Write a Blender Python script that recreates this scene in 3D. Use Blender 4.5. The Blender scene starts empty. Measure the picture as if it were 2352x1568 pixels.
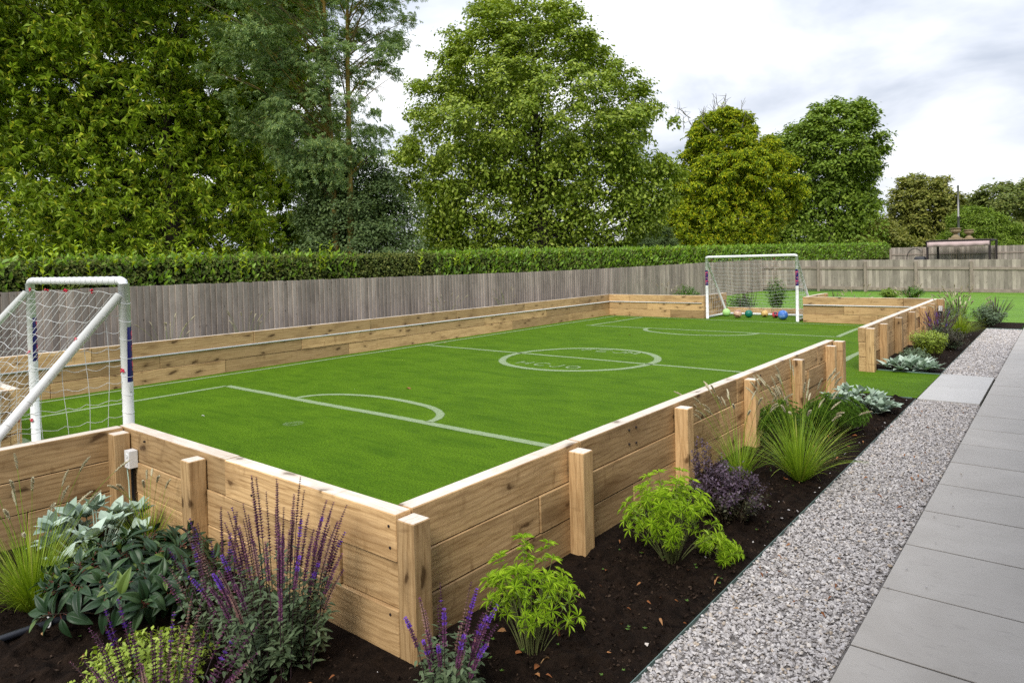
import bpy, math, random
import numpy as np
from mathutils import Vector, Matrix

# ------------------------------------------------------------------ camera, sky, sun, exposure
scn = bpy.context.scene
COL = scn.collection
R_ = math.radians
def make_camera():
    cam = bpy.data.cameras.new('camera')
    o = bpy.data.objects.new('camera', cam); COL.objects.link(o)
    yaw, pit, rol = R_(-39.553), R_(-1.252), R_(-1.453)
    f = Vector((math.sin(yaw)*math.cos(pit), math.cos(yaw)*math.cos(pit), math.sin(pit)))
    r = Vector((math.cos(yaw), -math.sin(yaw), 0)); u = r.cross(f)
    r2 = r*math.cos(rol)+u*math.sin(rol); u2 = -r*math.sin(rol)+u*math.cos(rol)
    m = Matrix((r2, u2, -f)).transposed().to_4x4(); m.translation = (2.245, -1.963, 1.641)
    o.matrix_world = m
    cam.sensor_width = 36; cam.lens = 1573.17/2352*36
    cam.shift_x = (1176-1155.92)/2352; cam.shift_y = (633.47-784)/2352
    cam.clip_start = 0.05; cam.clip_end = 3000
    scn.camera = o
make_camera()

SUN_DIR = Vector((0.26, -0.66, 0.70)).normalized()      # towards the sun
def make_world():
    w = bpy.data.worlds.new('World'); scn.world = w; w.use_nodes = True
    nt = w.node_tree; nt.nodes.clear(); N = nt.nodes.new; L = nt.links.new
    out = N('ShaderNodeOutputWorld'); bg = N('ShaderNodeBackground'); bg2 = N('ShaderNodeBackground')
    sky = N('ShaderNodeTexSky'); sky.sky_type = 'NISHITA'; sky.sun_disc = False
    sky.sun_elevation = math.asin(SUN_DIR.z); sky.sun_rotation = math.atan2(SUN_DIR.x, SUN_DIR.y)
    L(sky.outputs[0], bg.inputs[0]); bg.inputs[1].default_value = 0.12
    tc = N('ShaderNodeTexCoord'); sep = N('ShaderNodeSeparateXYZ'); L(tc.outputs['Generated'], sep.inputs[0])
    def M(op, a, b=None, clamp=False):
        n = N('ShaderNodeMath'); n.operation = op; n.use_clamp = clamp
        for i, v in enumerate((a, b)):
            if v is None: continue
            if isinstance(v, (int, float)): n.inputs[i].default_value = v
            else: L(v, n.inputs[i])
        return n.outputs[0]
    zz = M('MAXIMUM', sep.outputs[2], 0.0)
    den = M('ADD', zz, 0.22)
    cx = M('DIVIDE', sep.outputs[0], den); cy = M('DIVIDE', sep.outputs[1], den)
    cmb = N('ShaderNodeCombineXYZ'); L(cx, cmb.inputs[0]); L(cy, cmb.inputs[1])
    n1 = N('ShaderNodeTexNoise'); n1.inputs['Scale'].default_value = 1.15; n1.inputs['Detail'].default_value = 6; n1.inputs['Roughness'].default_value = .52
    n1.inputs['Distortion'].default_value = .35
    mp = N('ShaderNodeMapping'); mp.inputs['Location'].default_value = (3.7, 1.3, 0.4); L(cmb.outputs[0], mp.inputs[0]); L(mp.outputs[0], n1.inputs['Vector'])
    cr = N('ShaderNodeValToRGB'); L(n1.outputs[0], cr.inputs[0])
    e = cr.color_ramp.elements
    e[0].position = .36; e[0].color = (.44, .48, .56, 1)
    e[1].position = .64; e[1].color = (1.0, 1.0, 1.0, 1)
    m1 = e.new(.50); m1.color = (.73, .755, .81, 1)
    L(cr.outputs[0], bg2.inputs[0])
    # an overcast sky is brighter overhead; sky behind the camera is dimmed to darken tree undersides
    ahead = M('ADD', M('MULTIPLY', sep.outputs[0], -.64), M('MULTIPLY', sep.outputs[1], .77))
    rear_dim = M('MINIMUM', M('MAXIMUM', M('ADD', M('MULTIPLY', ahead, .5), .90), .74), 1.0)
    st = M('ADD', M('MULTIPLY', M('POWER', zz, 1.2), 1.25), M('MULTIPLY', rear_dim, 0.80))
    L(st, bg2.inputs[1])
    mix = N('ShaderNodeMixShader'); mix.inputs[0].default_value = 0.93
    L(bg.outputs[0], mix.inputs[1]); L(bg2.outputs[0], mix.inputs[2]); L(mix.outputs[0], out.inputs[0])
make_world()
def make_sun():
    l = bpy.data.lights.new('sun', 'SUN'); l.energy = 2.0; l.angle = R_(24); l.color = (1.0, .95, .86)
    o = bpy.data.objects.new('sun', l); COL.objects.link(o)
    o.rotation_euler = SUN_DIR.to_track_quat('Z', 'Y').to_euler(); o.location = (-10, -10, 20)
make_sun()
vs = scn.view_settings
vs.view_transform = 'Standard'; vs.look = 'None'; vs.exposure = 0.50; vs.gamma = 1.0; vs.use_curve_mapping = False
scn.cycles.use_denoising = False; scn.cycles.max_bounces = 6; scn.cycles.transparent_max_bounces = 12; scn.cycles.diffuse_bounces = 3
scn.cycles.glossy_bounces = 2; scn.cycles.transmission_bounces = 3
rng = np.random.default_rng(7)
random.seed(7)

# ------------------------------------------------------------------ object helpers
def link(o, parent=None):
    COL.objects.link(o)
    if parent is not None: o.parent = parent
    return o
def thing(name, label, cat, loc=(0, 0, 0), group=None):
    o = bpy.data.objects.new(name, None); o.empty_display_size = .1; o.location = loc
    o['label'] = label; o['category'] = cat
    if group: o['group'] = group
    return link(o)
def tag(o, label, cat, group=None):
    o['label'] = label; o['category'] = cat
    if group: o['group'] = group
    return o
def structure(o): o['kind'] = 'structure'; return o
def stuff(o): o['kind'] = 'stuff'; return o

def np_mesh(name, V, polys, mats, parent=None, smooth=False, midx=None, attrs=None, loc=None):
    """V (n,3); polys: list of integer arrays (m,k); parts are given in world space and moved under the parent"""
    V = np.asarray(V, np.float32)
    off = np.zeros(3, np.float32)
    if parent is not None: off = np.array(parent.location, np.float32)
    if loc is not None: off = off*0 + np.array(loc, np.float32)
    me = bpy.data.meshes.new(name)
    if not isinstance(polys, (list, tuple)): polys = [polys]
    polys = [np.asarray(p, np.int32) for p in polys if len(p)]
    me.vertices.add(len(V)); me.vertices.foreach_set('co', (V-off).ravel())
    nl = sum(p.size for p in polys); nf = sum(len(p) for p in polys)
    me.loops.add(nl); me.loops.foreach_set('vertex_index', np.concatenate([p.ravel() for p in polys]))
    tot = np.concatenate([np.full(len(p), p.shape[1], np.int32) for p in polys])
    st = np.concatenate([[0], np.cumsum(tot)[:-1]]).astype(np.int32)
    me.polygons.add(nf); me.polygons.foreach_set('loop_start', st)
    if midx is not None: me.polygons.foreach_set('material_index', np.asarray(midx, np.int32))
    me.polygons.foreach_set('use_smooth', np.full(nf, bool(smooth)))
    if not isinstance(mats, (list, tuple)): mats = [mats]
    for m in mats: me.materials.append(m)
    if attrs:
        for k, a in attrs.items():
            at = me.attributes.new(k, 'FLOAT', 'POINT'); at.data.foreach_set('value', np.asarray(a, np.float32))
    me.update(calc_edges=True); me.validate()
    o = bpy.data.objects.new(name, me)
    if loc is not None and parent is None: o.location = loc
    elif loc is not None: o.location = Vector(loc)-parent.location
    return link(o, parent)

class MB:
    def __init__(s): s.V = []; s.P = {}; s.M = {}; s.n = 0
    def add(s, V, F, m=0):
        V = np.asarray(V, float); s.V.append(V)
        for f in F:
            s.P.setdefault(len(f), []).append([i+s.n for i in f]); s.M.setdefault(len(f), []).append(m)
        s.n += len(V)
    def box(s, lo, hi, m=0, bev=0.0, top=None):
        (x0, y0, z0), (x1, y1, z1) = lo, hi
        if not bev:
            V = [(x0,y0,z0),(x1,y0,z0),(x1,y1,z0),(x0,y1,z0),(x0,y0,z1),(x1,y0,z1),(x1,y1,z1),(x0,y1,z1)]
            F = [(0,3,2,1),(0,1,5,4),(1,2,6,5),(2,3,7,6),(3,0,4,7)]
            s.add(V, F, m); s.add(V, [(4,5,6,7)], m if top is None else top) if top is not None else s.add(V, [(4,5,6,7)], m)
            return
        b = bev
        V = []; 
        for z, i in ((z0, 0), (z1-b, 0), (z1, b)):
            for (sx, sy) in ((x0+i, y0+i+b), (x0+i+b, y0+i), (x1-i-b, y0+i), (x1-i, y0+i+b), (x1-i, y1-i-b), (x1-i-b, y1-i), (x0+i+b, y1-i), (x0+i, y1-i-b)):
                V.append((sx, sy, z))
        F = []
        for k in (0, 8):
            for i in range(8):
                j = (i+1) % 8; F.append((k+i, k+j, k+8+j, k+8+i))
        F.append(tuple(range(7, -1, -1)))
        s.add(V, F, m); s.add(V[16:], [tuple(range(8))], m if top is None else top)
    def obox(s, c, ax, half, m=0):
        c = np.array(c, float); ax = [np.array(a, float) for a in ax]
        V = [c+sx*half[0]*ax[0]+sy*half[1]*ax[1]+sz*half[2]*ax[2] for sz in (-1, 1) for sx, sy in ((-1,-1),(1,-1),(1,1),(-1,1))]
        s.add(V, [(0,3,2,1),(0,1,5,4),(1,2,6,5),(2,3,7,6),(3,0,4,7),(4,5,6,7)], m)
    def tube(s, pts, rad, n=8, m=0, caps=True):
        V, F = tube_geo(pts, rad, n)
        k = len(pts)
        F = [tuple(f) for f in F]
        if caps: F += [tuple(range(n-1, -1, -1)), tuple(range((k-1)*n, k*n))]
        s.add(V, F, m)
    def lathe(s, prof, c, n=20, m=0):
        th = np.linspace(0, 2*np.pi, n, endpoint=False); V = []
        for r, z in prof: V += [(c[0]+r*math.cos(t), c[1]+r*math.sin(t), c[2]+z) for t in th]
        F = []
        for i in range(len(prof)-1):
            for j in range(n): F.append((i*n+j, i*n+(j+1) % n, (i+1)*n+(j+1) % n, (i+1)*n+j))
        F += [tuple(range(n-1, -1, -1)), tuple(range((len(prof)-1)*n, len(prof)*n))]
        s.add(V, F, m)
    def build(s, name, mats, parent=None, smooth=False, loc=None):
        ks = list(s.P); polys = [np.array(s.P[k]) for k in ks]; mi = np.concatenate([s.M[k] for k in ks])
        return np_mesh(name, np.concatenate(s.V), polys, mats, parent, smooth, mi, loc=loc)

def tube_geo(pts, rad, n=8):
    pts = np.asarray(pts, float); k = len(pts)
    rad = np.broadcast_to(np.asarray(rad, float), (k,))
    T = np.gradient(pts, axis=0); T /= np.linalg.norm(T, axis=1)[:, None]+1e-12
    ref = np.array([0, 0, 1.]) if abs(T[0][2]) < .9 else np.array([1., 0, 0])
    c = np.cross(T[0], ref); A_ = []
    for t in T:                                   # parallel transport keeps the tube from twisting
        c = c-t*np.dot(c, t); c = c/(np.linalg.norm(c)+1e-12); A_.append(c)
    a = np.array(A_); b = np.cross(T, a)
    th = np.linspace(0, 2*np.pi, n, endpoint=False)
    V = pts[:, None, :]+rad[:, None, None]*(np.cos(th)[None, :, None]*a[:, None, :]+np.sin(th)[None, :, None]*b[:, None, :])
    i = np.arange(k-1)[:, None]*n; j = np.arange(n)[None, :]; j2 = (j+1) % n
    F = np.stack([i+j, i+n+j, i+n+j2, i+j2], -1).reshape(-1, 4)
    return V.reshape(-1, 3), F
class Acc:
    """collects quads only (numpy)"""
    def __init__(s): s.V = []; s.F = []; s.n = 0; s.M = []
    def add(s, V, F, m=0): s.V.append(V); s.F.append(np.asarray(F)+s.n); s.n += len(V); s.M.append(np.full(len(F), m))
    def tube(s, pts, rad, n=5, m=0): s.add(*tube_geo(pts, rad, n), m)
    def build(s, name, mats, parent=None, smooth=True):
        return np_mesh(name, np.concatenate(s.V), np.concatenate(s.F), mats, parent, smooth, np.concatenate(s.M))
def unit(a): return a/(np.linalg.norm(a, axis=-1, keepdims=True)+1e-9)

# leaf templates: (verts (x across, y along, z normal), quads/tris list)
def T_kite(w=.3, h=.06, droop=-.12): return np.array([(0,0,0),(-w,.45,h),(0,1,droop),(w,.45,h)], float), [np.array([(0,2,1),(0,3,2)])]
def T_leaf(w=.28, fold=.10, droop=-.25, n=4, tip=1.0):
    """folded leaf with a midrib, n stations"""
    V = []; F = []
    ys = np.linspace(0, 1, n+1)
    for y in ys:
        ww = w*np.sin(np.pi*min(1, y**.75*0.98+.02))**.9 if y < 1 else 0.004
        zc = droop*y*y
        V += [(-ww, y, zc+fold*ww/w), (0, y, zc), (ww, y, zc+fold*ww/w)]
    for i in range(n):
        a = 3*i
        F += [(a, a+1, a+4, a+3), (a+1, a+2, a+5, a+4)]
    return np.array(V, float), [np.array(F)]
def T_ribbed(w=.26, n=6, droop=-.3):
    V = []; F = []
    off = [-1, -.62, -.5, -.1, 0, .1, .5, .62, 1]; zz = [.05, .10, .06, .09, .03, .09, .06, .10, .05]
    for y in np.linspace(0, 1, n+1):
        ww = w*np.sin(np.pi*min(.995, y**.8*.97+.025))**.8
        for o_, z_ in zip(off, zz): V.append((o_*ww, y, droop*y*y+(z_)*ww/w+.18*abs(o_)*ww))
    k = len(off)
    for i in range(n):
        for j in range(k-1): F.append((i*k+j, i*k+j+1, (i+1)*k+j+1, (i+1)*k+j))
    return np.array(V, float), [np.array(F)]
def T_palm(n=5, w=.16, droop=-.35, spread=2.2, lift=.05):
    V = []; F = []
    for a in np.linspace(-spread, spread, n):
        L = 1.0-.22*abs(a)/spread
        b = len(V); c, s = math.cos(a), math.sin(a)
        for (x, y, z) in ((0, .04, 0), (-w, .6, lift), (0, 1, droop), (w, .6, lift)):
            x, y = x*L, y*L; V.append((x*c+y*s, -x*s+y*c, z*L))
        F += [(b, b+2, b+1), (b, b+3, b+2)]
    return np.array(V, float), [np.array(F)]
def T_rosette(n=9, w=.10, cup=.35, droop=-.1, rings=1):
    """narrow leaflets all round a point; y axis of the template is the shoot direction (z = shoot)"""
    V = []; F = []
    for i in range(n):
        a = 2*math.pi*(i+.5*(i % 2))/n; e = cup*(1.0+.5*(i % 2)); c, s = math.cos(a), math.sin(a); L = 1-.2*(i % 2)
        b = len(V)
        for (x, y, z) in ((0, .03, 0), (-w, .35, .05), (-w*.9, .65, .03), (0, 1, -.10), (w*.9, .65, .03), (w, .35, .05)):
            x, y, z = x*L, y*L, z*L
            yy = y*math.cos(e)-z*math.sin(e); zz = y*math.sin(e)+z*math.cos(e)+droop*y*y
            V.append((x*c+yy*s, -x*s+yy*c, zz))
        F += [(b, b+1, b+2, b+3), (b, b+3, b+4, b+5)]
    return np.array(V, float), [np.array(F)]

def scatter(tmpl, P, D, Nn, S, W=None):
    """instances of a template: P points, D leaf axis (y), Nn rough normal (z), S size; returns V, polys"""
    TV, TF = tmpl; P = np.asarray(P, float); n = len(P)
    D = unit(np.asarray(D, float)); X = unit(np.cross(D, Nn)); Z = np.cross(X, D)
    S = np.broadcast_to(np.asarray(S, float), (n,))
    Wd = S if W is None else S*W
    V = P[:, None, :]+(TV[None, :, 0, None]*X[:, None, :])*Wd[:, None, None]+(TV[None, :, 1, None]*D[:, None, :]+TV[None, :, 2, None]*Z[:, None, :])*S[:, None, None]
    polys = [(f[None]+(np.arange(n)*len(TV))[:, None, None]).reshape(-1, f.shape[1]) for f in TF]
    return V.reshape(-1, 3), polys
def merge(*parts):
    """parts: (V, polys, matindex) -> V, polys, midx"""
    Vs = []; by = {}; n = 0
    for V, polys, m in parts:
        for p in polys: by.setdefault(p.shape[1], []).append((p+n, np.full(len(p), m)))
        Vs.append(V); n += len(V)
    ks = list(by)
    return np.concatenate(Vs), [np.concatenate([a for a, _ in by[k]]) for k in ks], np.concatenate([np.concatenate([b for _, b in by[k]]) for k in ks])

# value noise
def vnoise(x, y, seed=0):
    xi = np.floor(x).astype(np.int64); yi = np.floor(y).astype(np.int64); xf = x-xi; yf = y-yi
    def h(a, b):
        v = (a*374761393+b*668265263+seed*974711) & 0xffffffff
        v = ((v ^ (v >> 13))*1274126177) & 0xffffffff
        return ((v ^ (v >> 16)) & 0xffff)/65535.
    u = xf*xf*(3-2*xf); v = yf*yf*(3-2*yf)
    return (h(xi, yi)*(1-u)+h(xi+1, yi)*u)*(1-v)+(h(xi, yi+1)*(1-u)+h(xi+1, yi+1)*u)*v
def fbm(x, y, o=4, seed=0):
    s = 0; a = .5
    for i in range(o): s = s+a*vnoise(x*2**i, y*2**i, seed+i); a *= .5
    return s

# ------------------------------------------------------------------ materials
class NT:
    def __init__(s, name):
        s.m = bpy.data.materials.new(name); s.m.use_nodes = True; s.t = s.m.node_tree; s.t.nodes.clear()
        s.out = s.t.nodes.new('ShaderNodeOutputMaterial')
    def n(s, typ, **kw):
        nd = s.t.nodes.new('ShaderNode'+typ)
        for k, v in kw.items():
            if hasattr(nd, k) and k not in ('Scale',): setattr(nd, k, v)
            else: s.set(nd, k, v)
        return nd
    def set(s, nd, k, v):
        i = nd.inputs[k]
        if isinstance(v, bpy.types.NodeSocket): s.t.links.new(v, i)
        else: i.default_value = v
    def math(s, op, a, b=None, c=None, clamp=False):
        nd = s.t.nodes.new('ShaderNodeMath'); nd.operation = op; nd.use_clamp = clamp
        for i, v in enumerate((a, b, c)):
            if v is None: continue
            if isinstance(v, bpy.types.NodeSocket): s.t.links.new(v, nd.inputs[i])
            else: nd.inputs[i].default_value = v
        return nd.outputs[0]
    def mix(s, f, a, b, blend='MIX'):
        nd = s.t.nodes.new('ShaderNodeMix'); nd.data_type = 'RGBA'; nd.blend_type = blend
        for i, v in ((0, f), (6, a), (7, b)):
            if isinstance(v, bpy.types.NodeSocket): s.t.links.new(v, nd.inputs[i])
            else: nd.inputs[i].default_value = (*v, 1) if isinstance(v, tuple) and len(v) == 3 else v
        return nd.outputs[2]
    def noise(s, vec=None, scale=5., detail=3., rough=.55, dist=0., W=None):
        nd = s.t.nodes.new('ShaderNodeTexNoise')
        if W is not None: nd.noise_dimensions = '4D'; s.set(nd, 'W', W)
        if vec is not None: s.t.links.new(vec, nd.inputs['Vector'])
        nd.inputs['Scale'].default_value = scale; nd.inputs['Detail'].default_value = detail
        nd.inputs['Roughness'].default_value = rough; nd.inputs['Distortion'].default_value = dist
        return nd.outputs[0]
    def ramp(s, f, stops, interp='LINEAR'):
        nd = s.t.nodes.new('ShaderNodeValToRGB'); nd.color_ramp.interpolation = interp
        s.t.links.new(f, nd.inputs[0]); e = nd.color_ramp.elements
        while len(e) < len(stops): e.new(.5)
        for el, (p, c) in zip(e, stops):
            el.position = p; el.color = (*c, 1) if isinstance(c, tuple) else (c, c, c, 1)
        return nd.outputs[0]
    def coord(s, kind='Object', scale=None, loc=None, rot=None):
        tc = s.t.nodes.new('ShaderNodeTexCoord'); v = tc.outputs[kind]
        if scale or loc or rot:
            mp = s.t.nodes.new('ShaderNodeMapping'); s.t.links.new(v, mp.inputs[0])
            if scale: mp.inputs['Scale'].default_value = scale
            if rot: mp.inputs['Rotation'].default_value = rot
            if loc: mp.inputs['Location'].default_value = loc
            v = mp.outputs[0]
        return v
    def world(s):
        g = s.t.nodes.new('ShaderNodeNewGeometry'); return g.outputs['Position']
    def scaled(s, v, sc):
        mp = s.t.nodes.new('ShaderNodeMapping'); s.t.links.new(v, mp.inputs[0]); mp.inputs['Scale'].default_value = sc; return mp.outputs[0]
    def bump(s, h, strength=.3, dist=.01):
        b = s.t.nodes.new('ShaderNodeBump'); s.t.links.new(h, b.inputs['Height'])
        b.inputs['Strength'].default_value = strength; b.inputs['Distance'].default_value = dist; return b.outputs[0]
    def principled(s, color, rough=.6, normal=None, spec=.5, **kw):
        p = s.t.nodes.new('ShaderNodeBsdfPrincipled')
        for k, v in (('Base Color', color), ('Roughness', rough), ('Specular IOR Level', spec)):
            if isinstance(v, tuple): v = (*v, 1)
            s.set(p, k, v)
        if normal is not None: s.set(p, 'Normal', normal)
        for k, v in kw.items(): s.set(p, k, v)
        return p.outputs[0]
    def done(s, sh): s.t.links.new(sh, s.out.inputs[0]); return s.m

def mat_plain(name, c, rough=.5, spec=.5, var=.08, scale=20, metallic=0.0):
    k = NT(name); n = k.noise(k.coord(), scale, 4)
    c2 = tuple(v*(1-var*2) for v in c)
    return k.done(k.principled(k.mix(n, c2, tuple(min(1, v*(1+var)) for v in c)), rough, spec=spec, Metallic=metallic))

def mat_wood(name, light, mid, dark, rough=.62, tint=.32, stain=.7):
    k = NT(name)
    oi = k.n('ObjectInfo'); rnd = oi.outputs['Random']; W = k.math('MULTIPLY', rnd, 60.)
    co = k.coord()
    grain = k.noise(k.scaled(co, (1.5, 22, 22)), 2.2, 6, .68, .9, W)
    fine = k.noise(k.scaled(co, (5, 130, 130)), 2.0, 3, .6, .0, W)
    saw = k.noise(k.scaled(co, (120, 2, 6)), 1.0, 2, .5, .2, W)
    big = k.noise(k.scaled(co, (1.4, 5, 5)), 1.2, 3, .55, .4, W)
    c = k.mix(k.ramp(grain, [(.36, 0.), (.62, 1.)]), mid, light)
    c = k.mix(k.math('MULTIPLY', k.ramp(grain, [(.34, 1.), (.44, 0.)]), .55), c, dark)
    c = k.mix(k.math('MULTIPLY', k.ramp(fine, [(.45, 0.), (.75, 1.)]), .45), c, dark)
    c = k.mix(k.math('MULTIPLY', k.ramp(saw, [(.55, 0.), (.8, 1.)]), .18), c, dark)
    # ring figure
    wv = k.n('TexWave', wave_type='BANDS', bands_direction='Z'); k.set(wv, 'Scale', 5.5); k.set(wv, 'Distortion', 9.0); k.set(wv, 'Detail', 2.5); k.set(wv, 'Detail Scale', .8)
    add = k.t.nodes.new('ShaderNodeVectorMath'); add.operation = 'ADD'; k.t.links.new(k.scaled(co, (.55, 1.6, 1.6)), add.inputs[0])
    cb = k.n('CombineXYZ'); k.set(cb, 'X', W); k.set(cb, 'Z', k.math('MULTIPLY', rnd, 7.)); k.t.links.new(cb.outputs[0], add.inputs[1])
    k.t.links.new(add.outputs[0], wv.inputs['Vector'])
    c = k.mix(k.math('MULTIPLY', k.ramp(wv.outputs[0], [(.0, 1.), (.35, 0.)]), .34), c, dark)
    # knots
    sp = k.n('SeparateXYZ'); k.t.links.new(co, sp.inputs[0])
    nv = k.n('TexNoise'); k.t.links.new(k.scaled(co, (9, 16, 16)), nv.inputs['Vector']); nv.inputs['Scale'].default_value = 1.0; nv.inputs['Detail'].default_value = 2.
    wob = k.math('MULTIPLY', k.math('SUBTRACT', nv.outputs[0], .5), .5)
    kx = k.math('ADD', k.math('MULTIPLY', sp.outputs[0], 2.6), k.math('ADD', wob, W)); kz = k.math('ADD', k.math('MULTIPLY', k.math('ADD', sp.outputs[2], sp.outputs[1]), 5.6), k.math('ADD', k.math('MULTIPLY', wob, .8), k.math('MULTIPLY', W, 1.7)))
    kc = k.n('CombineXYZ'); k.set(kc, 'X', kx); k.set(kc, 'Y', kz)
    vo = k.n('TexVoronoi'); vo.voronoi_dimensions = '2D'; k.set(vo, 'Scale', 1.0); k.t.links.new(kc.outputs[0], vo.inputs['Vector'])
    kd = vo.outputs['Distance']; kcol = k.n('SeparateColor'); k.t.links.new(vo.outputs['Color'], kcol.inputs[0])
    kmask = k.math('MULTIPLY', k.ramp(kd, [(.05, .95), (.085, .62), (.12, .30), (.30, 0.)]), k.ramp(kcol.outputs[0], [(.50, 0.), (.56, 1.)]))
    c = k.mix(kmask, c, tuple(v*.42 for v in dark))
    # the odd dark scuff left by the sling or the rain
    scf = k.noise(k.scaled(co, (7, 1.2, 3.0)), 1.6, 2, .5, .9, W)
    c = k.mix(k.math('MULTIPLY', k.ramp(scf, [(.63, 0.), (.72, 1.)]), .45), c, tuple(v*.8 for v in dark))
    # stains and per-board tint
    c = k.mix(k.math('MULTIPLY', k.ramp(big, [(.5, 0.), (.75, 1.)]), stain), c, tuple(v*.75 for v in dark))
    sc = k.math('ADD', k.math('MULTIPLY', rnd, tint*2), 1-tint)
    c = k.mix(1.0, c, k.n('CombineColor', Red=sc, Green=sc, Blue=sc).outputs[0], 'MULTIPLY')
    h = k.math('ADD', k.math('MULTIPLY', grain, .5), k.math('MULTIPLY', k.math('ADD', fine, saw), .3))
    return k.done(k.principled(c, rough, k.bump(h, .35, .004), .3))
W_LIGHT, W_MID, W_DARK = (.655, .440, .222), (.53, .338, .155), (.23, .120, .046)
wood = mat_wood('new_timber', W_LIGHT, W_MID, W_DARK)
wood_top = mat_wood('skylit_top_timber', (.80, .72, .63), (.73, .64, .54), (.54, .42, .31), .5, .06, .12)  # skylight on the upper faces painted in as a paler timber colour
fence_wood = None
def mat_fence(name, light, mid, dark):
    k = NT(name); g = k.n('NewGeometry'); r = g.outputs['Random Per Island']
    co = k.world(); W = k.math('MULTIPLY', r, 40.)
    grain = k.noise(k.scaled(co, (30, 30, 2.0)), 2.0, 5, .65, .5, W)
    blot = k.noise(k.scaled(co, (3, 3, 1.2)), 1.5, 4, .6, .3, W)
    c = k.mix(k.ramp(grain, [(.3, 0.), (.7, 1.)]), mid, light)
    c = k.mix(k.math('MULTIPLY', k.ramp(blot, [(.45, 0.), (.7, 1.)]), .55), c, dark)
    vo = k.n('TexVoronoi'); k.t.links.new(k.scaled(co, (7, 7, 4)), vo.inputs['Vector']); k.set(vo, 'Scale', 1.0)
    c = k.mix(k.ramp(vo.outputs['Distance'], [(.05, .8), (.10, 0.)]), c, tuple(v*.4 for v in dark))
    sc = k.math('ADD', k.math('MULTIPLY', r, .52), .70)
    c = k.mix(1.0, c, k.n('CombineColor', Red=sc, Green=sc, Blue=sc).outputs[0], 'MULTIPLY')
    return k.done(k.principled(c, .8, k.bump(grain, .4, .004), .2))
fence_wood = mat_fence('weathered_fence_board', (.46, .40, .345), (.33, .285, .245), (.15, .125, .105))
fence_rail = mat_fence('weathered_fence_rail', (.38, .315, .265), (.28, .23, .19), (.16, .125, .105))

def turf_color(k):
    p = k.world()
    med = k.noise(k.scaled(p, (1., 1.8, 1.)), 1.5, 6, .68, .6)
    band = k.noise(k.scaled(p, (.35, 5.5, 1.)), 2.2, 3, .6, .5)
    fib = k.noise(p, 62, 5, .8)
    fib2 = k.noise(k.scaled(p, (1., 1., 1.)), 330, 2, .7)
    c = k.mix(k.ramp(med, [(.36, 0.), (.64, 1.)]), (.056, .138, .0035), (.118, .234, .0075))
    c = k.mix(k.math('MULTIPLY', k.ramp(band, [(.42, 0.), (.7, 1.)]), .5), c, (.130, .255, .008))
    c = k.mix(k.math('MULTIPLY', k.ramp(fib, [(.40, 1.), (.58, 0.)]), .85), c, (.014, .042, .001))
    c = k.mix(k.math('MULTIPLY', k.ramp(fib2, [(.5, 0.), (.72, 1.)]), .5), c, (.17, .30, .018))
    return c, fib, fib2
def mat_turf():
    k = NT('artificial_turf'); c, fib, fib2 = turf_color(k)
    h = k.math('ADD', fib, k.math('MULTIPLY', fib2, .5))
    return k.done(k.principled(c, .75, k.bump(h, .7, .012), .06, **{'Sheen Weight': .05, 'Sheen Roughness': .45, 'Sheen Tint': (.6, .9, .1, 1)}))
turf_m = mat_turf()
def mat_line():
    k = NT('white_turf_paint'); at = k.n('Attribute', attribute_name='edge'); p = k.world()
    fib = k.noise(p, 110, 4, .8); pat = k.noise(p, 9, 3, .6); fine = k.noise(p, 330, 2, .7)
    mask = k.math('ADD', k.math('MULTIPLY', at.outputs['Fac'], 1.15), k.math('ADD', k.math('MULTIPLY', k.math('SUBTRACT', fib, .5), 2.2), k.math('MULTIPLY', k.math('SUBTRACT', pat, .55), .9)))
    mask = k.ramp(mask, [(.40, 0.), (1.0, .70)])
    c = k.mix(k.ramp(fine, [(.4, 0.), (.65, 1.)]), (.22, .33, .12), (.52, .58, .44))
    b = k.principled(c, .8, None, .2); tr = k.n('BsdfTransparent').outputs[0]
    mx = k.n('MixShader'); k.set(mx, 0, mask); k.t.links.new(tr, mx.inputs[1]); k.t.links.new(b, mx.inputs[2])
    return k.done(mx.outputs[0])
line_m = mat_line()
def mat_lawn():
    k = NT('mown_lawn'); p = k.world()
    a = k.noise(k.scaled(p, (.5, 1.6, 1)), 1.2, 4, .6); b = k.noise(p, 40, 4, .7)
    c = k.mix(k.ramp(a, [(.35, 0.), (.65, 1.)]), (.075, .185, .006), (.13, .28, .012))
    c = k.mix(k.math('MULTIPLY', k.ramp(b, [(.35, 1.), (.55, 0.)]), .6), c, (.03, .09, .006))
    return k.done(k.principled(c, .7, k.bump(b, .8, .03), .2, **{'Sheen Weight': .2, 'Sheen Tint': (.6, .9, .2, 1)}))
lawn_m = mat_lawn()
def mat_soil():
    k = NT('dark_soil'); p = k.world()
    a = k.noise(p, 14, 5, .7); b = k.noise(p, 70, 4, .75); s = k.noise(p, 160, 2, .6)
    c = k.mix(k.ramp(a, [(.3, 0.), (.7, 1.)]), (.008, .0052, .004), (.036, .0225, .015))
    c = k.mix(k.ramp(s, [(.70, 0.), (.76, .5)]), c, (.13, .085, .055))
    return k.done(k.principled(c, .95, k.bump(k.math('ADD', a, b), 1.0, .03), .08))
soil_m = mat_soil()
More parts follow.
